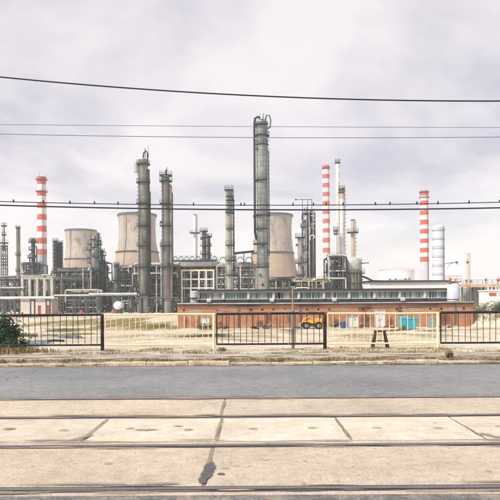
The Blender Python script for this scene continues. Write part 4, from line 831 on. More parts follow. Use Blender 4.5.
bridge('upper dark pipe rack at the left edge behind the white bridge', -30, 24, 287, 288.8, 178, 3, ['steel_light', 'steel_dark', 'steel_mid'], 6, 'steel_mid')
# small plastered hut with red doors
Y = 168; xa, xb = XP(20.5, Y, 306), XP(51.5, Y, 306); h = ZP(300.3, Y, 36)-G; t = T('pump_house', 'low plastered pump house with two red doors under the white pipe bridge', 'building', ((xa+xb)/2, Y+3, G)); w = xb-xa
def wall_holes(b, x0, x1, z0, z1, holes, y, dep):
    X = sorted({x0, x1, *[h_[0] for h_ in holes], *[h_[1] for h_ in holes]}); Z = sorted({z0, z1, *[h_[2] for h_ in holes], *[h_[3] for h_ in holes]})
    for i in range(len(X)-1):
        for k in range(len(Z)-1):
            cx, cz = (X[i]+X[i+1])/2, (Z[k]+Z[k+1])/2
            if not any(h_[0] < cx < h_[1] and h_[2] < cz < h_[3] for h_ in holes): b.add([(X[i], y, Z[k]), (X[i+1], y, Z[k]), (X[i+1], y, Z[k+1]), (X[i], y, Z[k+1])], [(0, 1, 2, 3)])
    for a, c, d, e_ in holes:
        b.add([(a, y, d), (c, y, d), (c, y, e_), (a, y, e_), (a, y+dep, d), (c, y+dep, d), (c, y+dep, e_), (a, y+dep, e_)], [(0, 4, 5, 1), (1, 5, 6, 2), (2, 6, 7, 3), (3, 7, 4, 0)])
    return b
dr = [(XP(38, Y, 306)-(xa+xb)/2, XP(41, Y, 306)-(xa+xb)/2, -.0, 2.5), (XP(46, Y, 306)-(xa+xb)/2, XP(50.6, Y, 306)-(xa+xb)/2, -.0, 2.6)]
b = wall_holes(MB(), -w/2, w/2, -.3, h, [(a, c, -.29, e_) for a, c, d, e_ in dr], -3, .3); b.add([(-w/2, -3, -.3), (-w/2, 3, -.3), (-w/2, 3, h), (-w/2, -3, h), (w/2, -3, -.3), (w/2, 3, -.3), (w/2, 3, h), (w/2, -3, h)], [(0, 3, 2, 1), (4, 5, 6, 7), (1, 2, 6, 5)])
b.build('wall', 'plaster', t); MB().box((0, 0, h+.12), (w+.6, 6.6, .24)).build('roof', 'pale_concrete', t)
for a, c, d, e_ in dr: MB().box(((a+c)/2, -2.78, e_/2-.1), (c-a, .08, e_+.2)).build('door', 'door_red', t)
# white horizontal tank with its round end to the viewer, small red hydrant
Y = 158; p = W(117.2, 305.5, Y); t = T('horizontal_tank', 'white horizontal tank showing its round end near the twin columns', 'tank', (p.x, Y, G)); r = 4.0*Y/F/1.0; cz = p.z-G
v = MB().lathe([(0.001, 0), (r*.5, .1), (r*.8, .22), (r*.97, .5), (r*1.06, .52), (r*1.06, .7), (r, .72), (r, 3.6), (r*.8, 3.9), (0.001, 4.0)], n=28); v.v = [(a, c_, cz+b_) for a, b_, c_ in v.v]; v.build('shell', 'white_paint', t)
for yy in (1.1, 3.1): MB().box((0, yy, (cz-r*.8)/2), (r*1.5, .35, cz-r*.6)).build('saddle', 'steel_mid', t)
MB().cyl((0, 2, cz+r*.9), (0, 2, cz+r+.8), .25, n=8).build('manhole', 'steel_mid', t)
t = T('hydrant', 'small orange-red hydrant left of the white horizontal tank', 'hydrant', (XP(113, 150, 308), 150, G)); MB().cyl((0, 0, -.1), (0, 0, 1.0), .28, n=10).lathe([(.36, 1.0), (.36, 1.15), (.22, 1.4), (0.001, 1.45)], n=10).build('barrel', 'orange_paint', t); MB().cyl((-.5, 0, .8), (.5, 0, .8), .14, n=8).build('outlet', 'orange_paint', t)
t = T('hydrant', 'small orange-red hydrant at the foot of the left pipe bridge', 'hydrant', (XP(81.5, 152, 311), 152, G)); MB().cyl((0, 0, -.1), (0, 0, 1.0), .22, n=10).lathe([(.3, 1.0), (.3, 1.15), (.2, 1.4), (0.001, 1.45)], n=10).build('barrel', 'orange_paint', t); MB().cyl((-.45, 0, .8), (.45, 0, .8), .12, n=8).build('outlet', 'orange_paint', t)
# low units in the far background closing the horizon
fl_ = [('far low unit at the left end of the horizon', -60, -8, 284), ('far low unit behind the left steel unit', -8, 40, 286), ('far low unit behind the dense pipework', 40, 108, 285), ('far low unit behind the twin columns', 108, 180, 284), ('far low unit behind the long rack', 180, 258, 286), ('far low unit behind the rust-red pipes', 258, 335, 286), ('far low unit hidden behind the furnace', 335, 384, 290), ('far low unit at the right end of the horizon', 446, 540, 286)]
for i, (lb, a, c, tp) in enumerate(fl_): unit('background_unit', lb, 'process unit', a, c, tp, 300+6*i, 14, 7, 2, 50+i, pal=LITE+DARK, pipes=16, pw=.5, group='far background units', fill=.9)

# ================================================================== WHITE TANKS ON THE RIGHT
def tank(label, px0, px1, top, Y, m, ribs=0, rail=None, name='storage_tank', base=G, roofh=.06, group='storage tanks'):
    s = Y/F; x = XP((px0+px1)/2, Y); r = (px1-px0)/2*s; H = ZP(top, Y, (px0+px1)/2)-base; t = T(name, label, 'tank', (x, Y+r, base), group)
    MB().lathe([(r, -.3), (r, H)], n=48).build('shell', m, t); MB().lathe([(r+.12, H-.15), (r+.12, H+.1), (r*.5, H+r*roofh), (0.001, H+r*roofh*1.3)], n=48).build('roof', m, t)
    for k in range(ribs):
        a = 2*PI*k/ribs; MB().box(circ(r+.06, H/2, a), (.22, .16, H), rz=a).build('rib', 'steel_light', t)
    if rail:
        b = MB(); 
        for dz in (.6, 1.2): b.lathe([(r, H+dz), (r+.07, H+dz), (r+.07, H+dz+.09), (r, H+dz+.09)], n=40, closed=True)
        for k in range(30): b.cyl(circ(r, H, 2*PI*k/30), circ(r, H+1.25, 2*PI*k/30), .05, n=4)
        b.build('railing', rail, t)
    for k in range(1, 4): MB().lathe([(r+.01, H*k/4-.05), (r+.05, H*k/4), (r+.01, H*k/4+.05)], n=48).build('weld_band', m, t)
    return t, r, H
t, r, H = tank('broad white storage tank with an orange rail far behind the white roof', 384, 419, 270.5, 400, 'tank_white', rail='orange_paint')
for a in (-2.2, -1.9, -1.35, -1.1): MB().box(circ(r+.3, H*.75, a), (1.2, .8, .9), rz=a+PI/2).build('fixture', 'steel_dark', t)
MB().lathe([(r+.02, H*.72), (r+.6, H*.72), (r+.6, H*.75), (r+.02, H*.75)], n=48, a0=-2.4, a1=-.9).build('walkway', 'steel_light', t)
t, r, H = tank('tall white storage tank right of the lilac silo', 449, 475, 253, 420, 'tank_white', rail='tank_white')
for a in (-1.95, -1.1): MB().box(circ(r+.4, H*.82, a), (1.4, 1.0, 1.4), rz=a+PI/2).build('fixture', 'steel_dark', t)
MB().beam((-r-6, -3, H*.79), (-r*.4, -r*.9, H*.82), .5).build('foam_pipe', 'steel_mid', t)

# ================================================================== BRICK BUILDING
BY = 78.0
bx0, bx1 = XP(177.5, BY, 315), XP(473, BY, 315); bt = ZP(302.8, BY, 320); bh = bt-G; bw = bx1-bx0; bxm = (bx0+bx1)/2
bb = T('brick_building', 'long low brick building with a glazed strip above its roof', 'building', (bxm, BY, G))
lx = lambda px, Y=BY: XP(px, Y, 315)-bxm; lz = lambda py, Y=BY, px=320: ZP(py, Y, px)-G
doors = [('door', 199.8, 209.3, 317), ('door', 347, 358.2, 315.6), ('door', 373.8, 385.2, 309.2)]
hol = [(lx(a), lx(c), -.29, lz(tp, BY, (a+c)/2)) for n_, a, c, tp in doors]
vent = []
for k in range(26):
    px = 184 + k*11.2
    if any(a-3 < px < c+3 for n_, a, c, tp in doors): continue
    vent.append((lx(px)-.14, lx(px)+.14, bh-1.02, bh-.78))
b = wall_holes(MB(), -bw/2, bw/2, -.3, bh, hol+vent, 0, .35); D = 22
b.add([(-bw/2, 0, -.3), (-bw/2, D, -.3), (-bw/2, D, bh), (-bw/2, 0, bh), (bw/2, 0, -.3), (bw/2, D, -.3), (bw/2, D, bh), (bw/2, 0, bh)], [(0, 3, 2, 1), (4, 5, 6, 7), (1, 2, 6, 5)])
wall = b.build('wall', 'brick', bb)
b = MB()
for v_ in vent: b.box(((v_[0]+v_[1])/2, .3, (v_[2]+v_[3])/2), (.27, .05, .23))
b.build('vent_cover', 'steel_dark', wall)
for n_, a, c, tp in doors:
    xa, xb, zt_ = lx(a), lx(c), lz(tp, BY, (a+c)/2); d = MB().box(((xa+xb)/2, .2, zt_/2-.02), (xb-xa-.1, .06, zt_-.1)).build('door', 'door_white', bb)
    b = MB(); 
    for xx in (xa+.05, xb-.05): b.box((xx, .14, zt_/2), (.1, .12, zt_))
    b.box(((xa+xb)/2, .14, zt_-.05), (xb-xa-.2, .12, .1)); b.build('frame', 'window_frame', d)
    if xb-xa > 1.4:
        b = MB().box(((xa+xb)/2, .155, zt_/2), (.07, .06, zt_-.2))
        if tp < 312: b.box(((xa+xb)/2, .15, 1.95), (xb-xa-.2, .07, .12)).box(((xa+xb)/2-.02, .15, 1.05), (.3, .09, .35))
        b.build('cover_strip', 'pale_concrete', d)
    MB().box((xb-.4, .14, 1.05), (.06, .1, .16)).build('handle', 'steel_dark', d)
for (px, py, wx_, hz_, m) in ((365.5, 318, 7, 9, 'soot'), (363, 309, 7, 4, 'soot'), (369, 307.5, 5, 3, 'soot'), (390, 322, 5, 6, 'soot'), (336, 323, 6, 5, 'soot'), (262, 323, 8, 4, 'soot'), (268, 318, 5, 7, 'soot'), (222, 324, 6, 4, 'soot'), (245, 305.5, 22, 2, 'soot'), (310, 306, 18, 2, 'soot'), (425, 306, 25, 2, 'soot'), (400, 312, 4, 8, 'soot'), (445, 318, 8, 9, 'soot'),
        (230, 309, 20, 2.2, 'lime'), (290, 311, 24, 2, 'lime'), (340, 309, 14, 2, 'lime'), (412, 310, 16, 2.5, 'lime'), (195, 312, 10, 4, 'lime'), (455, 309, 10, 3, 'lime'), (280, 325, 22, 2, 'lime'), (240, 326, 14, 1.5, 'lime')):
    film('wall_stain', m, bb, (lx(px), -.012 - .0006*px/100, lz(py, BY, px)), wx_*BY/F*1.3, hz_*BY/F*1.3, up='y')
# shallow brick piers on the lower half and a plinth
z1 = lz(313.6)
px = 184.0
while px < 472:
    if not any(a-2 < px < c+2 for n_, a, c, tp in doors):
        MB().box((lx(px), -.07, z1/2-.1), (.42, .14, z1+.2)).build('pier', 'brick', bb)
    px += 13.4
MB().box((0, -.12, bh-.04), (bw+.3, .34, .3)).build('coping', 'roof_dark', bb)
MB().tube([(-bw/2, -.34, bh-.02), (0, -.34, bh-.06), (bw/2, -.34, bh-.02)], .07, 8).build('gutter', 'steel_light', bb)
MB().tube([(-bw/2, -.08, bh-.52), (-bw/4, -.1, bh-.55), (0, -.08, bh-.52), (bw/4, -.1, bh-.55), (bw/2, -.08, bh-.52)], .03, 5).build('wall_cable', 'pale_concrete', bb)
for px in (399.6, 238, 300, 455): MB().cyl((lx(px), -.18, .1), (lx(px), -.18, bh-.1), .055, n=8).build('downpipe', 'steel_mid', bb)
MB().box((0, D/2, bh+.03), (bw-.1, D-.4, .06)).build('flat_roof', 'roof_dark', bb)
# glazed strip set back on the roof
CY = 83.5; cz0 = bh+.06; cz1 = lz(290.2, CY); cx0, cx1 = lx(197.2, CY), lx(449, CY); yy = CY-BY; zs0, zs1 = lz(299.0, CY), lz(291.6, CY)
MB().box(((cx0+cx1)/2, yy+2.6, (cz0+zs0)/2), (cx1-cx0, 5.2, zs0-cz0)).build('sill_wall', 'roof_dark', bb)
MB().box(((cx0+cx1)/2, yy+2.6, cz1+.08), (cx1-cx0+.9, 6.2, .22)).build('upper_roof', 'roof_dark', bb)
MB().box(((cx0+cx1)/2, yy-.02, (zs1+cz1)/2-.01), (cx1-cx0, .2, cz1-zs1-.06)).build('fascia', 'window_frame', bb)
MB().box(((cx0+cx1)/2, yy+5.0, (zs0+zs1)/2), (cx1-cx0-.2, .2, zs1-zs0+.3)).build('rear_wall', 'steel_light', bb)
b = MB(); 
nb = 10; pit = (cx1-cx0)/nb; wh = zs1-zs0
pane = MB().box((0, 0, 0), ((pit-.29)/8-.07, .02, wh-.2)).mesh('pane'); pane.materials.append(MATS['window_glass'])
for i in range(nb):
    xm = cx0+pit*i
    MB().box((xm+.14, yy-.06, (zs0+zs1)/2), (.3, .22, wh)).build('mullion', 'window_frame', bb)
    for h_ in (0, 1):
        wx = xm+.29+(pit-.29)*(h_+.5)/2; ww = (pit-.29)/2-.04; f = MB().box((0, 0, wh/2-.045), (ww, .08, .09)).box((0, 0, -wh/2+.045), (ww, .08, .09)).box((-ww/2+.035, 0, 0), (.07, .08, wh-.18)).box((ww/2-.035, 0, 0), (.07, .08, wh-.18))
        for k in (1, 2, 3): f.box((-ww/2+ww*k/4, 0, 0), (.045, .06, wh-.18))
        fo = f.build('window', 'window_frame', bb, (wx, yy, (zs0+zs1)/2))
        for k in range(4):
            if rnd.random() < .04: continue
            link('pane', pane, fo, (-ww/2+ww*(k+.5)/4, .02, 0))
MB().box((cx1+.1, yy+2.6, (zs0+zs1)/2), (.2, 5.2, wh)).build('end_wall', 'steel_light', bb); MB().box((cx0-.1, yy+2.6, (zs0+zs1)/2), (.2, 5.2, wh)).build('end_wall', 'steel_light', bb)
# white roof monitor at the right
MY = 91; mx0_, mx1_ = lx(369.5, MY), lx(449, MY); mz0, mz1 = lz(289.5, MY), lz(282.2, MY)
MB().box(((mx0_+mx1_)/2, MY-BY+2.5, (bh+mz1)/2), (mx1_-mx0_, 5, mz1-bh)).build('roof_monitor', 'tank_white', bb)
MB().box(((mx0_+mx1_)/2, MY-BY+2.45, mz1+.1), (mx1_-mx0_+.5, 5.5, .2)).build('monitor_coping', 'roof_dark', bb)
# boxes on the parapet
for i, (px, lab) in enumerate(((209, 'small white floodlight box on the brick parapet, leftmost of four'), (272, 'small white floodlight box on the parapet near the tallest column'), (334, 'small white floodlight box on the parapet below the furnace'), (402, 'small white floodlight box on the parapet, rightmost of four'))):
    x = bxm+lx(px); t = T('floodlight', lab, 'floodlight', (x, BY-.2, bt), 'floodlights on the parapet')
    MB().box((0, -.25, .42), (.55, .3, .38), M=Matrix.Rotation(.35, 3, 'X')).build('housing', 'door_white', t); MB().beam((0, 0, .05), (0, -.15, .4), .07).build('bracket', 'steel_mid', t); MB().box((0, -.42, .36), (.46, .03, .3), M=Matrix.Rotation(.35, 3, 'X')).build('lens', 'window_frame', t)
# ventilator drum left, white vessel right
t = T('roof_ventilator', 'pale round ventilator drum on the left end of the brick roof', 'ventilator', (bxm+lx(194.3, 81), 81, bt+.06)); zt_ = ZP(290.8, 81)-bt-.06
MB().lathe([(.38, 0), (.38, zt_*.38), (.58, zt_*.42), (.58, zt_*.95), (.5, zt_), (0.001, zt_*1.03)], n=24).build('drum', 'steel_light', t); MB().lathe([(.6, zt_*.36), (.66, zt_*.38), (.66, zt_*.44), (.6, zt_*.46)], n=24).build('collar', 'steel_dark', t); MB().lathe([(.62, -.05), (.62, .12), (.38, .14)], n=24).build('base_flange', 'pale_concrete', t)
t = T('roof_vessel', 'lilac-white upright vessel on the right end of the brick roof', 'tank', (bxm+lx(453.2, 83), 83, bt+.06)); zt_ = ZP(284, 83)-bt-.06; r = 6.0*83/F
MB().lathe([(r*.98, 0), (r, .2), (r, zt_-.25), (r*.8, zt_), (0.001, zt_+.1)], n=32).build('shell', 'lilac_tank', t); MB().lathe([(r+.02, .25), (r+.07, .3), (r+.02, .35)], n=32).build('band', 'steel_mid', t)
pl = MB().box((0, 0, zt_+.14), (r*2.2, r*2, .1)).build('deck', 'rust', t); b = MB()
for sx in (-1, 1):
    for sy in (-1, 1): b.cyl((sx*r, sy*r*.9, zt_+.1), (sx*r, sy*r*.9, zt_+.95), .035, n=5)
for sy in (-1, 1):
    for dz in (.55, .95): b.beam((-r, sy*r*.9, zt_+dz), (r, sy*r*.9, zt_+dz), .05).beam((sy*r, -r*.9, zt_+dz), (sy*r, r*.9, zt_+dz), .05)
b.build('railing', 'orange_paint', pl)
MB().cyl((-.45, -.3, zt_+.18), (-.45, -.3, zt_+.75), .13, n=10).build('valve', 'orange_paint', t); MB().cyl((.2, -.3, zt_+.18), (.2, -.3, zt_+.6), .2, n=10).build('valve', 'steel_light', t)

# right background: grey ribbed tank, brown gantry with orange globes, white block
tank('grey ribbed storage tank at the right behind the brick building', 459.5, 491, 287.6, 104, 'steel_light', ribs=44, base=G, group=None)
GY = 103; gx0, gx1 = XP(457, GY), XP(520, GY); gzt = ZP(286.8, GY, 480)-G; t = T('loading_gantry', 'rust-brown gantry walkway with railing at the right edge', 'gantry', ((gx0+gx1)/2, GY, G)); w = gx1-gx0
MB().box((0, .0, gzt+.2), (w, 1.3, .4)).build('deck', 'rust', t)
for k in range(6): MB().box((-w/2+w*(k+.5)/6, 0, gzt/2-.1), (.18, .18, gzt+.2)).build('post', 'steel_mid', t)
MB().box((0, -.67, gzt+.2), (w, .06, .5)).build('fascia', 'stack_beige', t); b = MB()
for k in range(14): b.cyl((-w/2+w*k/13, -.6, gzt+.4), (-w/2+w*k/13, -.6, gzt+1.2), .03, n=5)
for dz in (.8, 1.2): b.beam((-w/2, -.6, gzt+dz), (w/2, -.6, gzt+dz), .05)
b.build('railing', 'steel_mid', t)
for i, (px, py, rr_, lb) in enumerate(((465.8, 283, .17, 'orange globe lamp on the gantry, leftmost'), (470.4, 283.3, .18, 'orange globe lamp on the gantry, second from left'), (485.4, 282, .19, 'orange globe lamp on the gantry, third from left'), (497.8, 282.5, .24, 'orange globe lamp on the gantry, rightmost'))):
    x = XP(px, GY); z0 = G+gzt+.4; t = T('globe_lamp', lb, 'lamp', (x, GY-.2, z0), 'orange globes on the gantry'); zc = ZP(py-1, GY, px)-z0
    MB().cyl((0, 0, 0), (0, 0, zc), .05, n=6).build('stem', 'steel_mid', t); MB().lathe([(rr_*1.15*math.sin(PI*k/10)+.001, zc+rr_*1.3*(1-math.cos(PI*k/10))) for k in range(11)], n=18).build('globe', 'orange_paint', t)
p = W(470, 287, 101); t = T('orange_float', 'orange domed valve hanging on the front of the grey ribbed tank', 'valve', (p.x, 101.5, ZP(288, 101.5, 470)))
MB().lathe([(0.001, 0), (.28, .05), (.3, .25), (.2, .5), (0.001, .6)], n=16).build('dome', 'orange_paint', t); MB().cyl((0, .1, .3), (0, 1.6, .3), .08, n=6).build('arm', 'steel_mid', t)
WY = 96; wx0, wx1 = XP(488.4, WY), XP(540, WY); wh_ = ZP(291, WY, 494)-G; t = T('white_kiosk', 'white flat-roofed block with a red panel at the right edge', 'building', ((wx0+wx1)/2, WY+2, G)); w = wx1-wx0
MB().box((0, 0, wh_/2-.15), (w, 4, wh_+.3)).build('wall', 'tank_white', t); MB().box((0, 0, wh_+.1), (w+.3, 4.3, .2)).build('roof', 'white_paint', t)
for a, c in ((489, 496.2), (497.8, 503)): 
    xa, xb = XP(a, WY)-(wx0+wx1)/2, XP(c, WY)-(wx0+wx1)/2; MB().box(((xa+xb)/2, -2.03, wh_-.55), (xb-xa, .06, .5)).build('red_panel', 'orange_paint' if a < 495 else 'plaster', t)
# grassy bank at the right
b = MB(); nx_, ny_ = 40, 20; P = []
for j in range(ny_+1):
    for i in range(nx_+1):
        x = 29.2+34*i/nx_; y = 76+16*j/ny_; k = min(1, max(0, (x-29.2)/2.4))*math.sin(PI*min(1, j/ny_*1.0))**.7; P.append((x, y, G-.25+k*2.75+(.16*math.sin(x*2.1+y)+.12*math.sin(x*.9-y*1.7))*k))
b.add(P, [(j*(nx_+1)+i, j*(nx_+1)+i+1, (j+1)*(nx_+1)+i+1, (j+1)*(nx_+1)+i) for j in range(ny_) for i in range(nx_)], True)
tag(b.build('bank', 'soil', sharp=False), kind='structure')
def bankz(x, y):
    j = (y-76)/16; k = min(1, max(0, (x-29.2)/2.4))*max(0, math.sin(PI*min(1, max(0, j))))**.7; return G-.25+k*2.75

# ================================================================== YARD THINGS
def yardY(py):
    k = (py-300)/F; Yv = .69/(k-.044) if k > .0445 else 1e9
    return Yv if Yv < 70 else (CZ-G)*F/(py-300)
# yellow wheeled loader in front of the wall
LY = 74.5; x = XP(312, LY, 322); t = T('wheel_loader', 'small yellow wheel loader parked by the brick wall', 'loader', (x, LY, G)); t.scale = (.93, .93, .9); MY_ = 'machine_yellow'
def wheel(px, py_):
    t2 = MB().lathe([(.28, -.17), (.45, -.19), (.5, -.1), (.5, .1), (.45, .19), (.28, .17)], n=22); t2.v = [(px+a, py_+c_, .5+b_) for a, b_, c_ in t2.v]; w_ = t2.build('wheel', 'tyre', t)
    r_ = MB().lathe([(0.001, -.14), (.12, -.15), (.27, -.1), (.29, -.14), (.29, .14), (0.001, .12)], n=18); r_.v = [(px+a, py_+c_, .5+b_) for a, b_, c_ in r_.v]; r_.build('rim', 'hub', w_)
for px in (-.84, .86):
    for py_ in (-.62, .62): wheel(px, py_)
MB().box((0, 0, .62), (2.4, .8, .3)).build('chassis', 'steel_dark', t)
b = MB().box((.85, 0, 1.1), (1.05, .95, .62)).box((.85, 0, 1.46), (.8, .8, .1)); b.build('engine_hood', MY_, t)
MB().box((-.85, -.62, 1.07), (.95, .42, .12)).box((-.85, .62, 1.07), (.95, .42, .12)).box((.9, -.62, 1.07), (.9, .42, .1)).box((.9, .62, 1.07), (.9, .42, .1)).build('mudguard', MY_, t)
MB().box((-.2, 0, 1.05), (.8, .95, .5)).box((-.05, 0, 1.42), (.16, .55, .5)).build('seat_console', MY_, t); MB().cyl((-.6, 0, 1.2), (-.42, 0, 1.62), .03, n=6).lathe([(.17, 1.6), (.2, 1.62), (.17, 1.64)], (-.42, 0, 0), 14).build('steering_column', 'steel_dark', t)
for sy in (-.36, .36): MB().tube([(.2, sy, 1.5), (-.5, sy, 1.72), (-1.15, sy, 1.35), (-1.5, sy, .7)], .07, 6).build('lift_arm', MY_, t)
b = MB(); P = []
for k in range(7):
    a = PI*.5+PI*k/6*.9; P += [(-1.5+.34*math.cos(a), -.8, .52+.36*math.sin(a)), (-1.5+.34*math.cos(a), .8, .52+.36*math.sin(a))]
b.add(P, [(2*k, 2*k+2, 2*k+3, 2*k+1) for k in range(6)]); b.add([P[2*k] for k in range(7)], [tuple(range(7))]); b.add([P[2*k+1] for k in range(7)], [tuple(range(7))]); b.build('bucket', 'hub', t)
MB().cyl((1.1, .2, 1.5), (1.1, .2, 1.95), .045, n=8).build('exhaust', 'steel_dark', t)
MB().box((1.42, 0, 1.05), (.1, .7, .45)).build('grille', 'steel_dark', t)
# turquoise dumpster
DY = 71; xa, xb = XP(399.4, DY, 325), XP(416, DY, 325); w = xb-xa; t = T('waste_container', 'turquoise steel waste container in the yard', 'container', ((xa+xb)/2, DY, gz((xa+xb)/2, DY)))
h = 1.42; P = [(-w*.42, -.55, .12), (w*.42, -.55, .12), (w*.42, .55, .12), (-w*.42, .55, .12), (-w/2, -.75, h), (w/2, -.75, h), (w/2, .75, h), (-w/2, .75, h)]
MB().add(P, [(0, 3, 2, 1), (0, 1, 5, 4), (1, 2, 6, 5), (2, 3, 7, 6), (3, 0, 4, 7)]).build('body', 'dumpster', t)
MB().box((0, -.76, h-.05), (w+.08, .06, .1)).box((0, .76, h-.05), (w+.08, .06, .1)).box((-w/2, 0, h-.053), (.06, 1.45, .1)).box((w/2, 0, h-.053), (.06, 1.45, .1)).build('rim', 'dumpster', t)
MB().add([(-w/2, -.78, h+.02), (0, -.78, h+.02), (0, .78, h+.1), (-w/2, .78, h+.1), (-w/2, -.78, h+.06), (0, -.78, h+.06), (0, .78, h+.14), (-w/2, .78, h+.14)], [(0, 3, 2, 1), (4, 5, 6, 7), (0, 1, 5, 4), (2, 3, 7, 6), (1, 2, 6, 5), (3, 0, 4, 7)]).build('lid', 'dumpster', t)
for k in range(5): MB().beam((-w*.4+w*.2*k, -.56, .15), (-w*.45+w*.225*k, -.77, h-.1), .06).build('stiffener', 'dumpster', t)
for sx in (-.7, .7): MB().cyl((sx-.06, -.3, .08), (sx+.06, -.3, .08), .1, n=10).build('caster', 'tyre', t)
# utility cabinet
cY = 74; p = XP(431.2, cY, 324); t = T('utility_cabinet', 'grey-green utility cabinet by the right part of the brick wall', 'cabinet', (p, cY, G)); MB().box((0, 0, .68), (.78, .5, 1.3)).build('body', 'cabinet', t); MB().box((-.19, -.26, .7), (.34, .03, 1.15)).build('door', 'cabinet', t); MB().box((.19, -.26, .7), (.34, .03, 1.15)).build('door', 'cabinet', t); MB().box((0, -.02, 1.37), (.88, .62, .07)).build('roof', 'steel_light', t); MB().box((0, 0, .04), (.86, .56, .12)).build('plinth', 'pale_concrete', t)
# blue barrel and scrap
p = XP(343.2, 75, 326); t = T('barrel', 'dark blue barrel beside the white double door', 'barrel', (p, 75, G)); MB().lathe([(0.001, .01), (.28, 0), (.29, .28), (.31, .3), (.29, .32), (.29, .58), (.31, .6), (.29, .62), (.28, .9), (.25, .88), (0.001, .87)], n=20).build('shell', 'barrel_blue', t); MB().cyl((.12, 0, .86), (.12, 0, .91), .05, n=8).build('bung', 'steel_light', t)
def heap(label, px, py, wpx, hm, seed, mats, name='scrap_heap'):
    Yh = min(yardY(py), 76.2); s = Yh/F; rr = random.Random(seed); x = XP(px, Yh, py); t = T(name, label, 'scrap', (x, Yh, gz(x, Yh)), 'scrap in the yard'); w = wpx*s
    for k in range(9):
        m = rr.choice(mats); c = Vector((rr.uniform(-.45, .45)*w, rr.uniform(-.4, .4), hm*rr.uniform(.08, .35))); q = rr.random(); M = Matrix.Rotation(rr.uniform(-.5, .5), 3, 'X') @ Matrix.Rotation(rr.uniform(-.5, .5), 3, 'Y') @ Matrix.Rotation(rr.uniform(0, 3), 3, 'Z')
        if q < .35: MB().box(c, (w*rr.uniform(.15, .35), rr.uniform(.2, .5), hm*rr.uniform(.2, .6)), M=M).build('scrap_block', m, t)
        elif q < .7: a = rr.uniform(0, 3); l = w*rr.uniform(.2, .4); MB().cyl(c-Vector((l*math.cos(a), l*math.sin(a)*.4, -hm*.1)), c+Vector((l*math.cos(a), l*math.sin(a)*.4, hm*rr.uniform(0, .5))), rr.uniform(.04, .12), n=8).build('scrap_pipe', m, t)
        else: MB().beam(c-Vector((w*.25, .1, 0)), c+Vector((w*.25, .15, hm*.35)), .12, .2).build('scrap_beam', m, t)
heap('dark scrap heap beside the blue barrel', 334.5, 328.3, 11, .95, 1, ['scrap', 'steel_dark', 'rust', 'steel_mid'])
heap('low black scrap heap right of the left white door', 222.5, 327.6, 9, .6, 2, ['steel_dark', 'scrap'])
heap('scrap heap of pale and black pipes at the wall centre', 257, 327.6, 11, .55, 3, ['steel_dark', 'steel_light', 'tyre', 'white_paint'])
heap('rusty scrap heap left of the lamp post', 266.5, 327, 9, .8, 4, ['rust', 'scrap', 'scrap'])
heap('rusty heap between the two white double doors', 365.5, 328.2, 10, 1.2, 5, ['rust', 'scrap', 'steel_dark'])
heap('low heap of rubble right of the tall white door', 390, 328.4, 9, .7, 6, ['scrap', 'rust', 'pale_concrete', 'steel_dark'])
heap('low dark heap at the right end of the wall', 447, 328.5, 16, .5, 7, ['steel_dark', 'pale_concrete', 'scrap'])
heap('dark heap left of the yellow loader', 298, 327.8, 8, .5, 8, ['steel_dark', 'scrap'])
# crumpled blue sheets near the left
def tarp(label, px, py, wpx, dm, hm, seed, m='tarp_blue'):
    Yt = yardY(py); s = Yt/F; x = XP(px, Yt, py); w = wpx*s; rr = random.Random(seed); n, k_ = 26, 12; P = []; ph = [rr.uniform(0, 6) for _ in range(8)]
    for j in range(k_+1):
        for i in range(n+1):
            u, v_ = i/n, j/k_; xx = (u-.5)*w*(1+.2*math.sin(v_*5+ph[0])); yv = (v_-.5)*dm*(1+.3*math.sin(u*7+ph[1]))
            e_ = min(1, 5*min(u, 1-u, v_, 1-v_)); z = hm*e_*(.35+.3*abs(math.sin(u*9+v_*4+ph[2]))+.35*abs(math.sin(u*4-v_*7+ph[3])))+.02*rr.random()
            P.append((xx, yv, z + gz(x+xx, Yt+yv) - gz(x, Yt) - .01))
    b = MB().add(P, [(j*(n+1)+i, j*(n+1)+i+1, (j+1)*(n+1)+i+1, (j+1)*(n+1)+i) for j in range(k_) for i in range(n)]); o = b.build('tarpaulin', m, None, (x, Yt, gz(x, Yt)))
    tag(o, label, 'tarpaulin', 'sheets lying in the yard')
tarp('crumpled blue-grey tarpaulin right of the dark bush', 37, 343, 30, 1.6, .18, 1); tarp('smaller blue-grey tarpaulin behind the left fence panel', 72, 337.5, 20, 2.2, .2, 2); tarp('narrow blue-grey tarpaulin farther back behind the first one', 50, 335.5, 16, 2.0, .2, 3)
for i in range(2):
    x = XP(33+6*i, 24, 340); o = MB().tube([(-.45, 0, .06), (.1, .1, .1), (.5, .25, .07)], .05, 8).build('scrap_pipe', 'steel_dark', None, (x, 24.3+i*1.2, gz(x, 24.3+i*1.2)))
    tag(o, ['short dark pipe lying on the blue tarpaulin edge', 'short dark pipe lying behind the blue tarpaulin'][i], 'pipe', 'loose pipes in the yard')

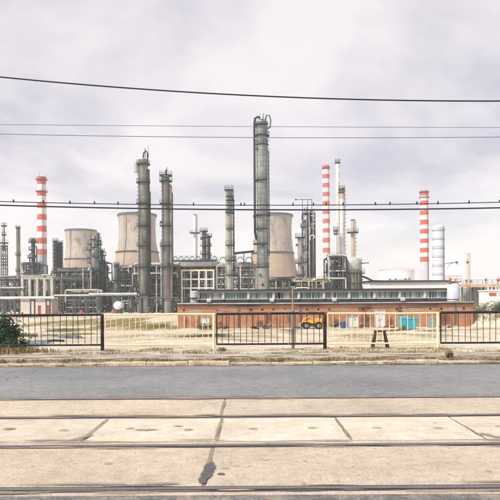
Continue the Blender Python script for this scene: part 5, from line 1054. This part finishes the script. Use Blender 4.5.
# ================================================================== PLANTS
def bush(label, x, y, w, d, h, seed, n, m='leaf_dark', leaf=.06, name='bush'):
    rr = random.Random(seed); z = gz(x, y) if not 29 < x < 70 or y < 76 else bankz(x, y); t = T(name, label, 'bush', (x, y, z), 'bushes'); b = MB(); stems = MB()
    cl = [(rr.uniform(-.5, .5)*w, rr.uniform(-.5, .5)*d, rr.uniform(.15, .85)*h) for _ in range(16)]
    for c in cl: stems.tube([(c[0]*.15, c[1]*.15, -.05), (c[0]*.5, c[1]*.5, c[2]*.55), c], .012 if h < 1.5 else .02, 5)
    for k in range(n):
        c = rr.choice(cl); v_ = Vector((rr.gauss(0, 1), rr.gauss(0, 1), rr.gauss(0, 1)))*.15*Vector((w, d, h)).length*.55; p = Vector(c)+v_; p.z = max(.02, abs(p.z)); l = leaf*rr.uniform(.6, 1.5)
        a = Vector((rr.gauss(0, 1), rr.gauss(0, 1), rr.gauss(.2, .6))).normalized(); s = a.orthogonal().normalized()*l*.33; b.add([p-a*l*.5, p+s, p+a*l*.6, p-s], [(0, 1, 2, 3)])
    b.build('foliage', m, t); stems.build('stem', 'bark', t)
bush('dark green bush behind the left black fence panel', XP(1, 18.2, 330), 18.2, 1.0, .8, 1.05, 1, 3600, leaf=.07)
bush('low spreading dark shrub at the foot of the left bush', XP(13, 17.6, 340), 17.6, .55, .6, .3, 2, 900, leaf=.06)
bush('low green bush in front of the left white door', XP(206, 74, 326), 74, 2.0, .8, .75, 3, 700, 'leaf_mid', .12)
bush('small green bush left of the turquoise container', XP(402, 69, 333), 69, .8, .6, .5, 4, 350, 'leaf_mid', .1)
bush('dark bush on the grassy bank near the wall end', XP(478, 80, 312), 80, 2.2, 1.6, 1.2, 5, 900, 'leaf_mid', .14)
bush('dark bush on the grassy bank at the right edge', XP(496, 80, 311), 80, 2.6, 1.6, 1.5, 6, 1000, 'leaf_dark', .14)
def grass(name, label, m, spots, seed, zf=gz, cat='grass'):
    """spots: (x, y, rx, ry, count, blade length)"""
    rr = random.Random(seed); V = []; Fc = []
    for (x, y, rx, ry, n, l) in spots:
        for k in range(n):
            px_, py_ = x+rr.gauss(0, .45)*rx, y+rr.gauss(0, .45)*ry; z = zf(px_, py_)-.01; a = rr.uniform(0, 2*PI); L = l*rr.uniform(.45, 1.3); w = L*.055+.0035; le = rr.uniform(.1, .9); o = len(V)
            d = Vector((math.cos(a), math.sin(a), 0)); s = Vector((-d.y, d.x, 0))*w; p0 = Vector((px_, py_, z)); p1 = p0+d*L*le*.3+Vector((0, 0, L*.6)); p2 = p0+d*L*le*.8+Vector((0, 0, L*(1-.3*le)))
            V += [p0-s, p0+s, p1+s*.7, p1-s*.7, p2]; Fc += [(o, o+1, o+2, o+3), (o+3, o+2, o+4)]
    me = bpy.data.meshes.new(name); me.from_pydata(V, [], Fc); me.materials.append(MATS[m]); o = link(name, me); tag(o, label, cat, kind='stuff')
rr = random.Random(9)
def pvz(x, y): return .12 if y < 15.8 else gz(x, y)
sp = []
for k in range(330): sp.append((rr.uniform(-8, 8), 14.03+rr.uniform(-.1, .12), rr.uniform(.05, .5), .07, int(rr.uniform(8, 60)), rr.uniform(.02, .085)))
for k in range(130): sp.append((rr.uniform(-8, 8), 13.87+rr.uniform(-.03, .02), rr.uniform(.1, .4), .03, int(rr.uniform(6, 40)), rr.uniform(.02, .06)))
grass('kerb_grass', 'dry tufts of grass along the kerb', 'dry_grass', sp, 1, lambda x, y: .115 if y > 13.93 else 0.0)
sp = [(rr.uniform(-8.5, 8.5), 15.85+rr.uniform(-.25, 1.0), rr.uniform(.1, .9), .2, int(rr.uniform(10, 90)), rr.uniform(.02, .08)) for k in range(260)]
sp += [(XP(p_, 16.2, 352), 16.1, .9, .25, 500, .16) for p_ in (5, 22)]
grass('fence_grass', 'dry grass and weeds along the foot of the fence', 'dry_grass', sp, 2, pvz)
sp = [(rr.uniform(-8, 8), rr.choice([14.05, 16.0, 16.3, 16.9]), .15, .08, int(rr.uniform(8, 25)), rr.uniform(.05, .12)) for k in range(28)] + [(XP(449, 14.1, 358), 14.08, .1, .05, 60, .2), (XP(222, 16.2, 349), 16.2, .15, .1, 70, .13), (XP(10, 16.2, 349), 16.4, .7, .2, 300, .18)]
grass('green_weeds', 'green weeds scattered along the pavement', 'green_grass', sp, 3, pvz)
def patch(px0, px1, py, n, l, ry=1.0):
    Yv = yardY(py); x0, x1 = XP(px0, Yv, py), XP(px1, Yv, py); k = max(1, int((x1-x0)/2)); return [(x0+(x1-x0)*(i+.5)/k + rr.uniform(-.4, .4), Yv+rr.uniform(-.5, .5)*ry, 1.5, ry, n//k+1, l) for i in range(k)]
sp = patch(102, 168, 325, 9000, .26, 12) + patch(108, 140, 321, 6000, .3, 20) + patch(40, 100, 322, 6000, .28, 18) + patch(52, 78, 331, 2600, .22, 5) + patch(150, 182, 328, 2500, .22, 5) + patch(60, 100, 334, 2400, .18, 4) + patch(330, 420, 331, 2000, .13, 4) + patch(218, 300, 334, 2000, .12, 7) + patch(330, 436, 337, 2600, .11, 5) + patch(110, 215, 336, 1500, .1, 7)
grass('yard_grass', 'patches of yellowed grass in the yard', 'yellow_grass', sp, 4)
sp = patch(192, 222, 337, 3200, .15, 2.4) + patch(150, 175, 326, 1800, .26, 6) + patch(56, 70, 330, 1500, .26, 3) + patch(390, 402, 332, 600, .2, 1.4) + patch(425, 436, 333, 400, .2, 1) + patch(284, 300, 331, 500, .2, 2) + patch(0, 30, 336, 1800, .3, 3) + patch(0, 60, 315, 2500, .4, 14)
grass('yard_weeds', 'patches of green weeds in the yard', 'leaf_mid', sp, 5)
sp = [(rr.uniform(30, 60), rr.uniform(77, 84), 1.2, .8, 60, .4) for k in range(70)]
grass('bank_grass', 'yellow-green grass on the bank at the right', 'green_grass', sp, 6, bankz)
# loose stones on the dusty strip
ms = []
for q in range(4):
    b = MB(); b.lathe([(0.001, -.4), (.7, -.3), (1, .05), (.65, .45), (0.001, .6)], n=7); b.v = [(x*(1+rnd.uniform(-.25, .25)), y*(1+rnd.uniform(-.25, .25)), z*.7) for x, y, z in b.v]; ms.append((b.v, b.f))
b = MB()
for k in range(900):
    x, y = rnd.uniform(-8, 8), (rnd.uniform(15.7, 17.6) if k % 3 else rnd.uniform(14.1, 15.7)); s = rnd.choice([.008, .012, .018, .03]); v_, f_ = ms[k % 4]; z = pvz(x, y); b.add([(x+a*s, y+c_*s, z+e_*s) for a, c_, e_ in v_], f_)
tag(b.build('gravel', 'kerb', sharp=False), 'loose gravel on the pavement and dusty verge', 'gravel', kind='stuff')

# ================================================================== HAZE
hm_ = bpy.data.materials.new('haze'); hm_.use_nodes = True; nt = hm_.node_tree; nt.nodes.clear(); o_ = nt.nodes.new('ShaderNodeOutputMaterial'); pv_ = nt.nodes.new('ShaderNodeVolumePrincipled')
pv_.inputs['Color'].default_value = (.9, .92, .95, 1); pv_.inputs['Density'].default_value = 0.0004; pv_.inputs['Anisotropy'].default_value = 0.2; nt.links.new(pv_.outputs[0], o_.inputs['Volume'])
MATS['haze'] = hm_
hz_o = MB().box((0, 600, 48), (3100, 1860, 103)).build('haze', 'haze'); tag(hz_o, 'thin pale haze over the works', 'haze', kind='stuff'); hz_o.display_type = 'WIRE'
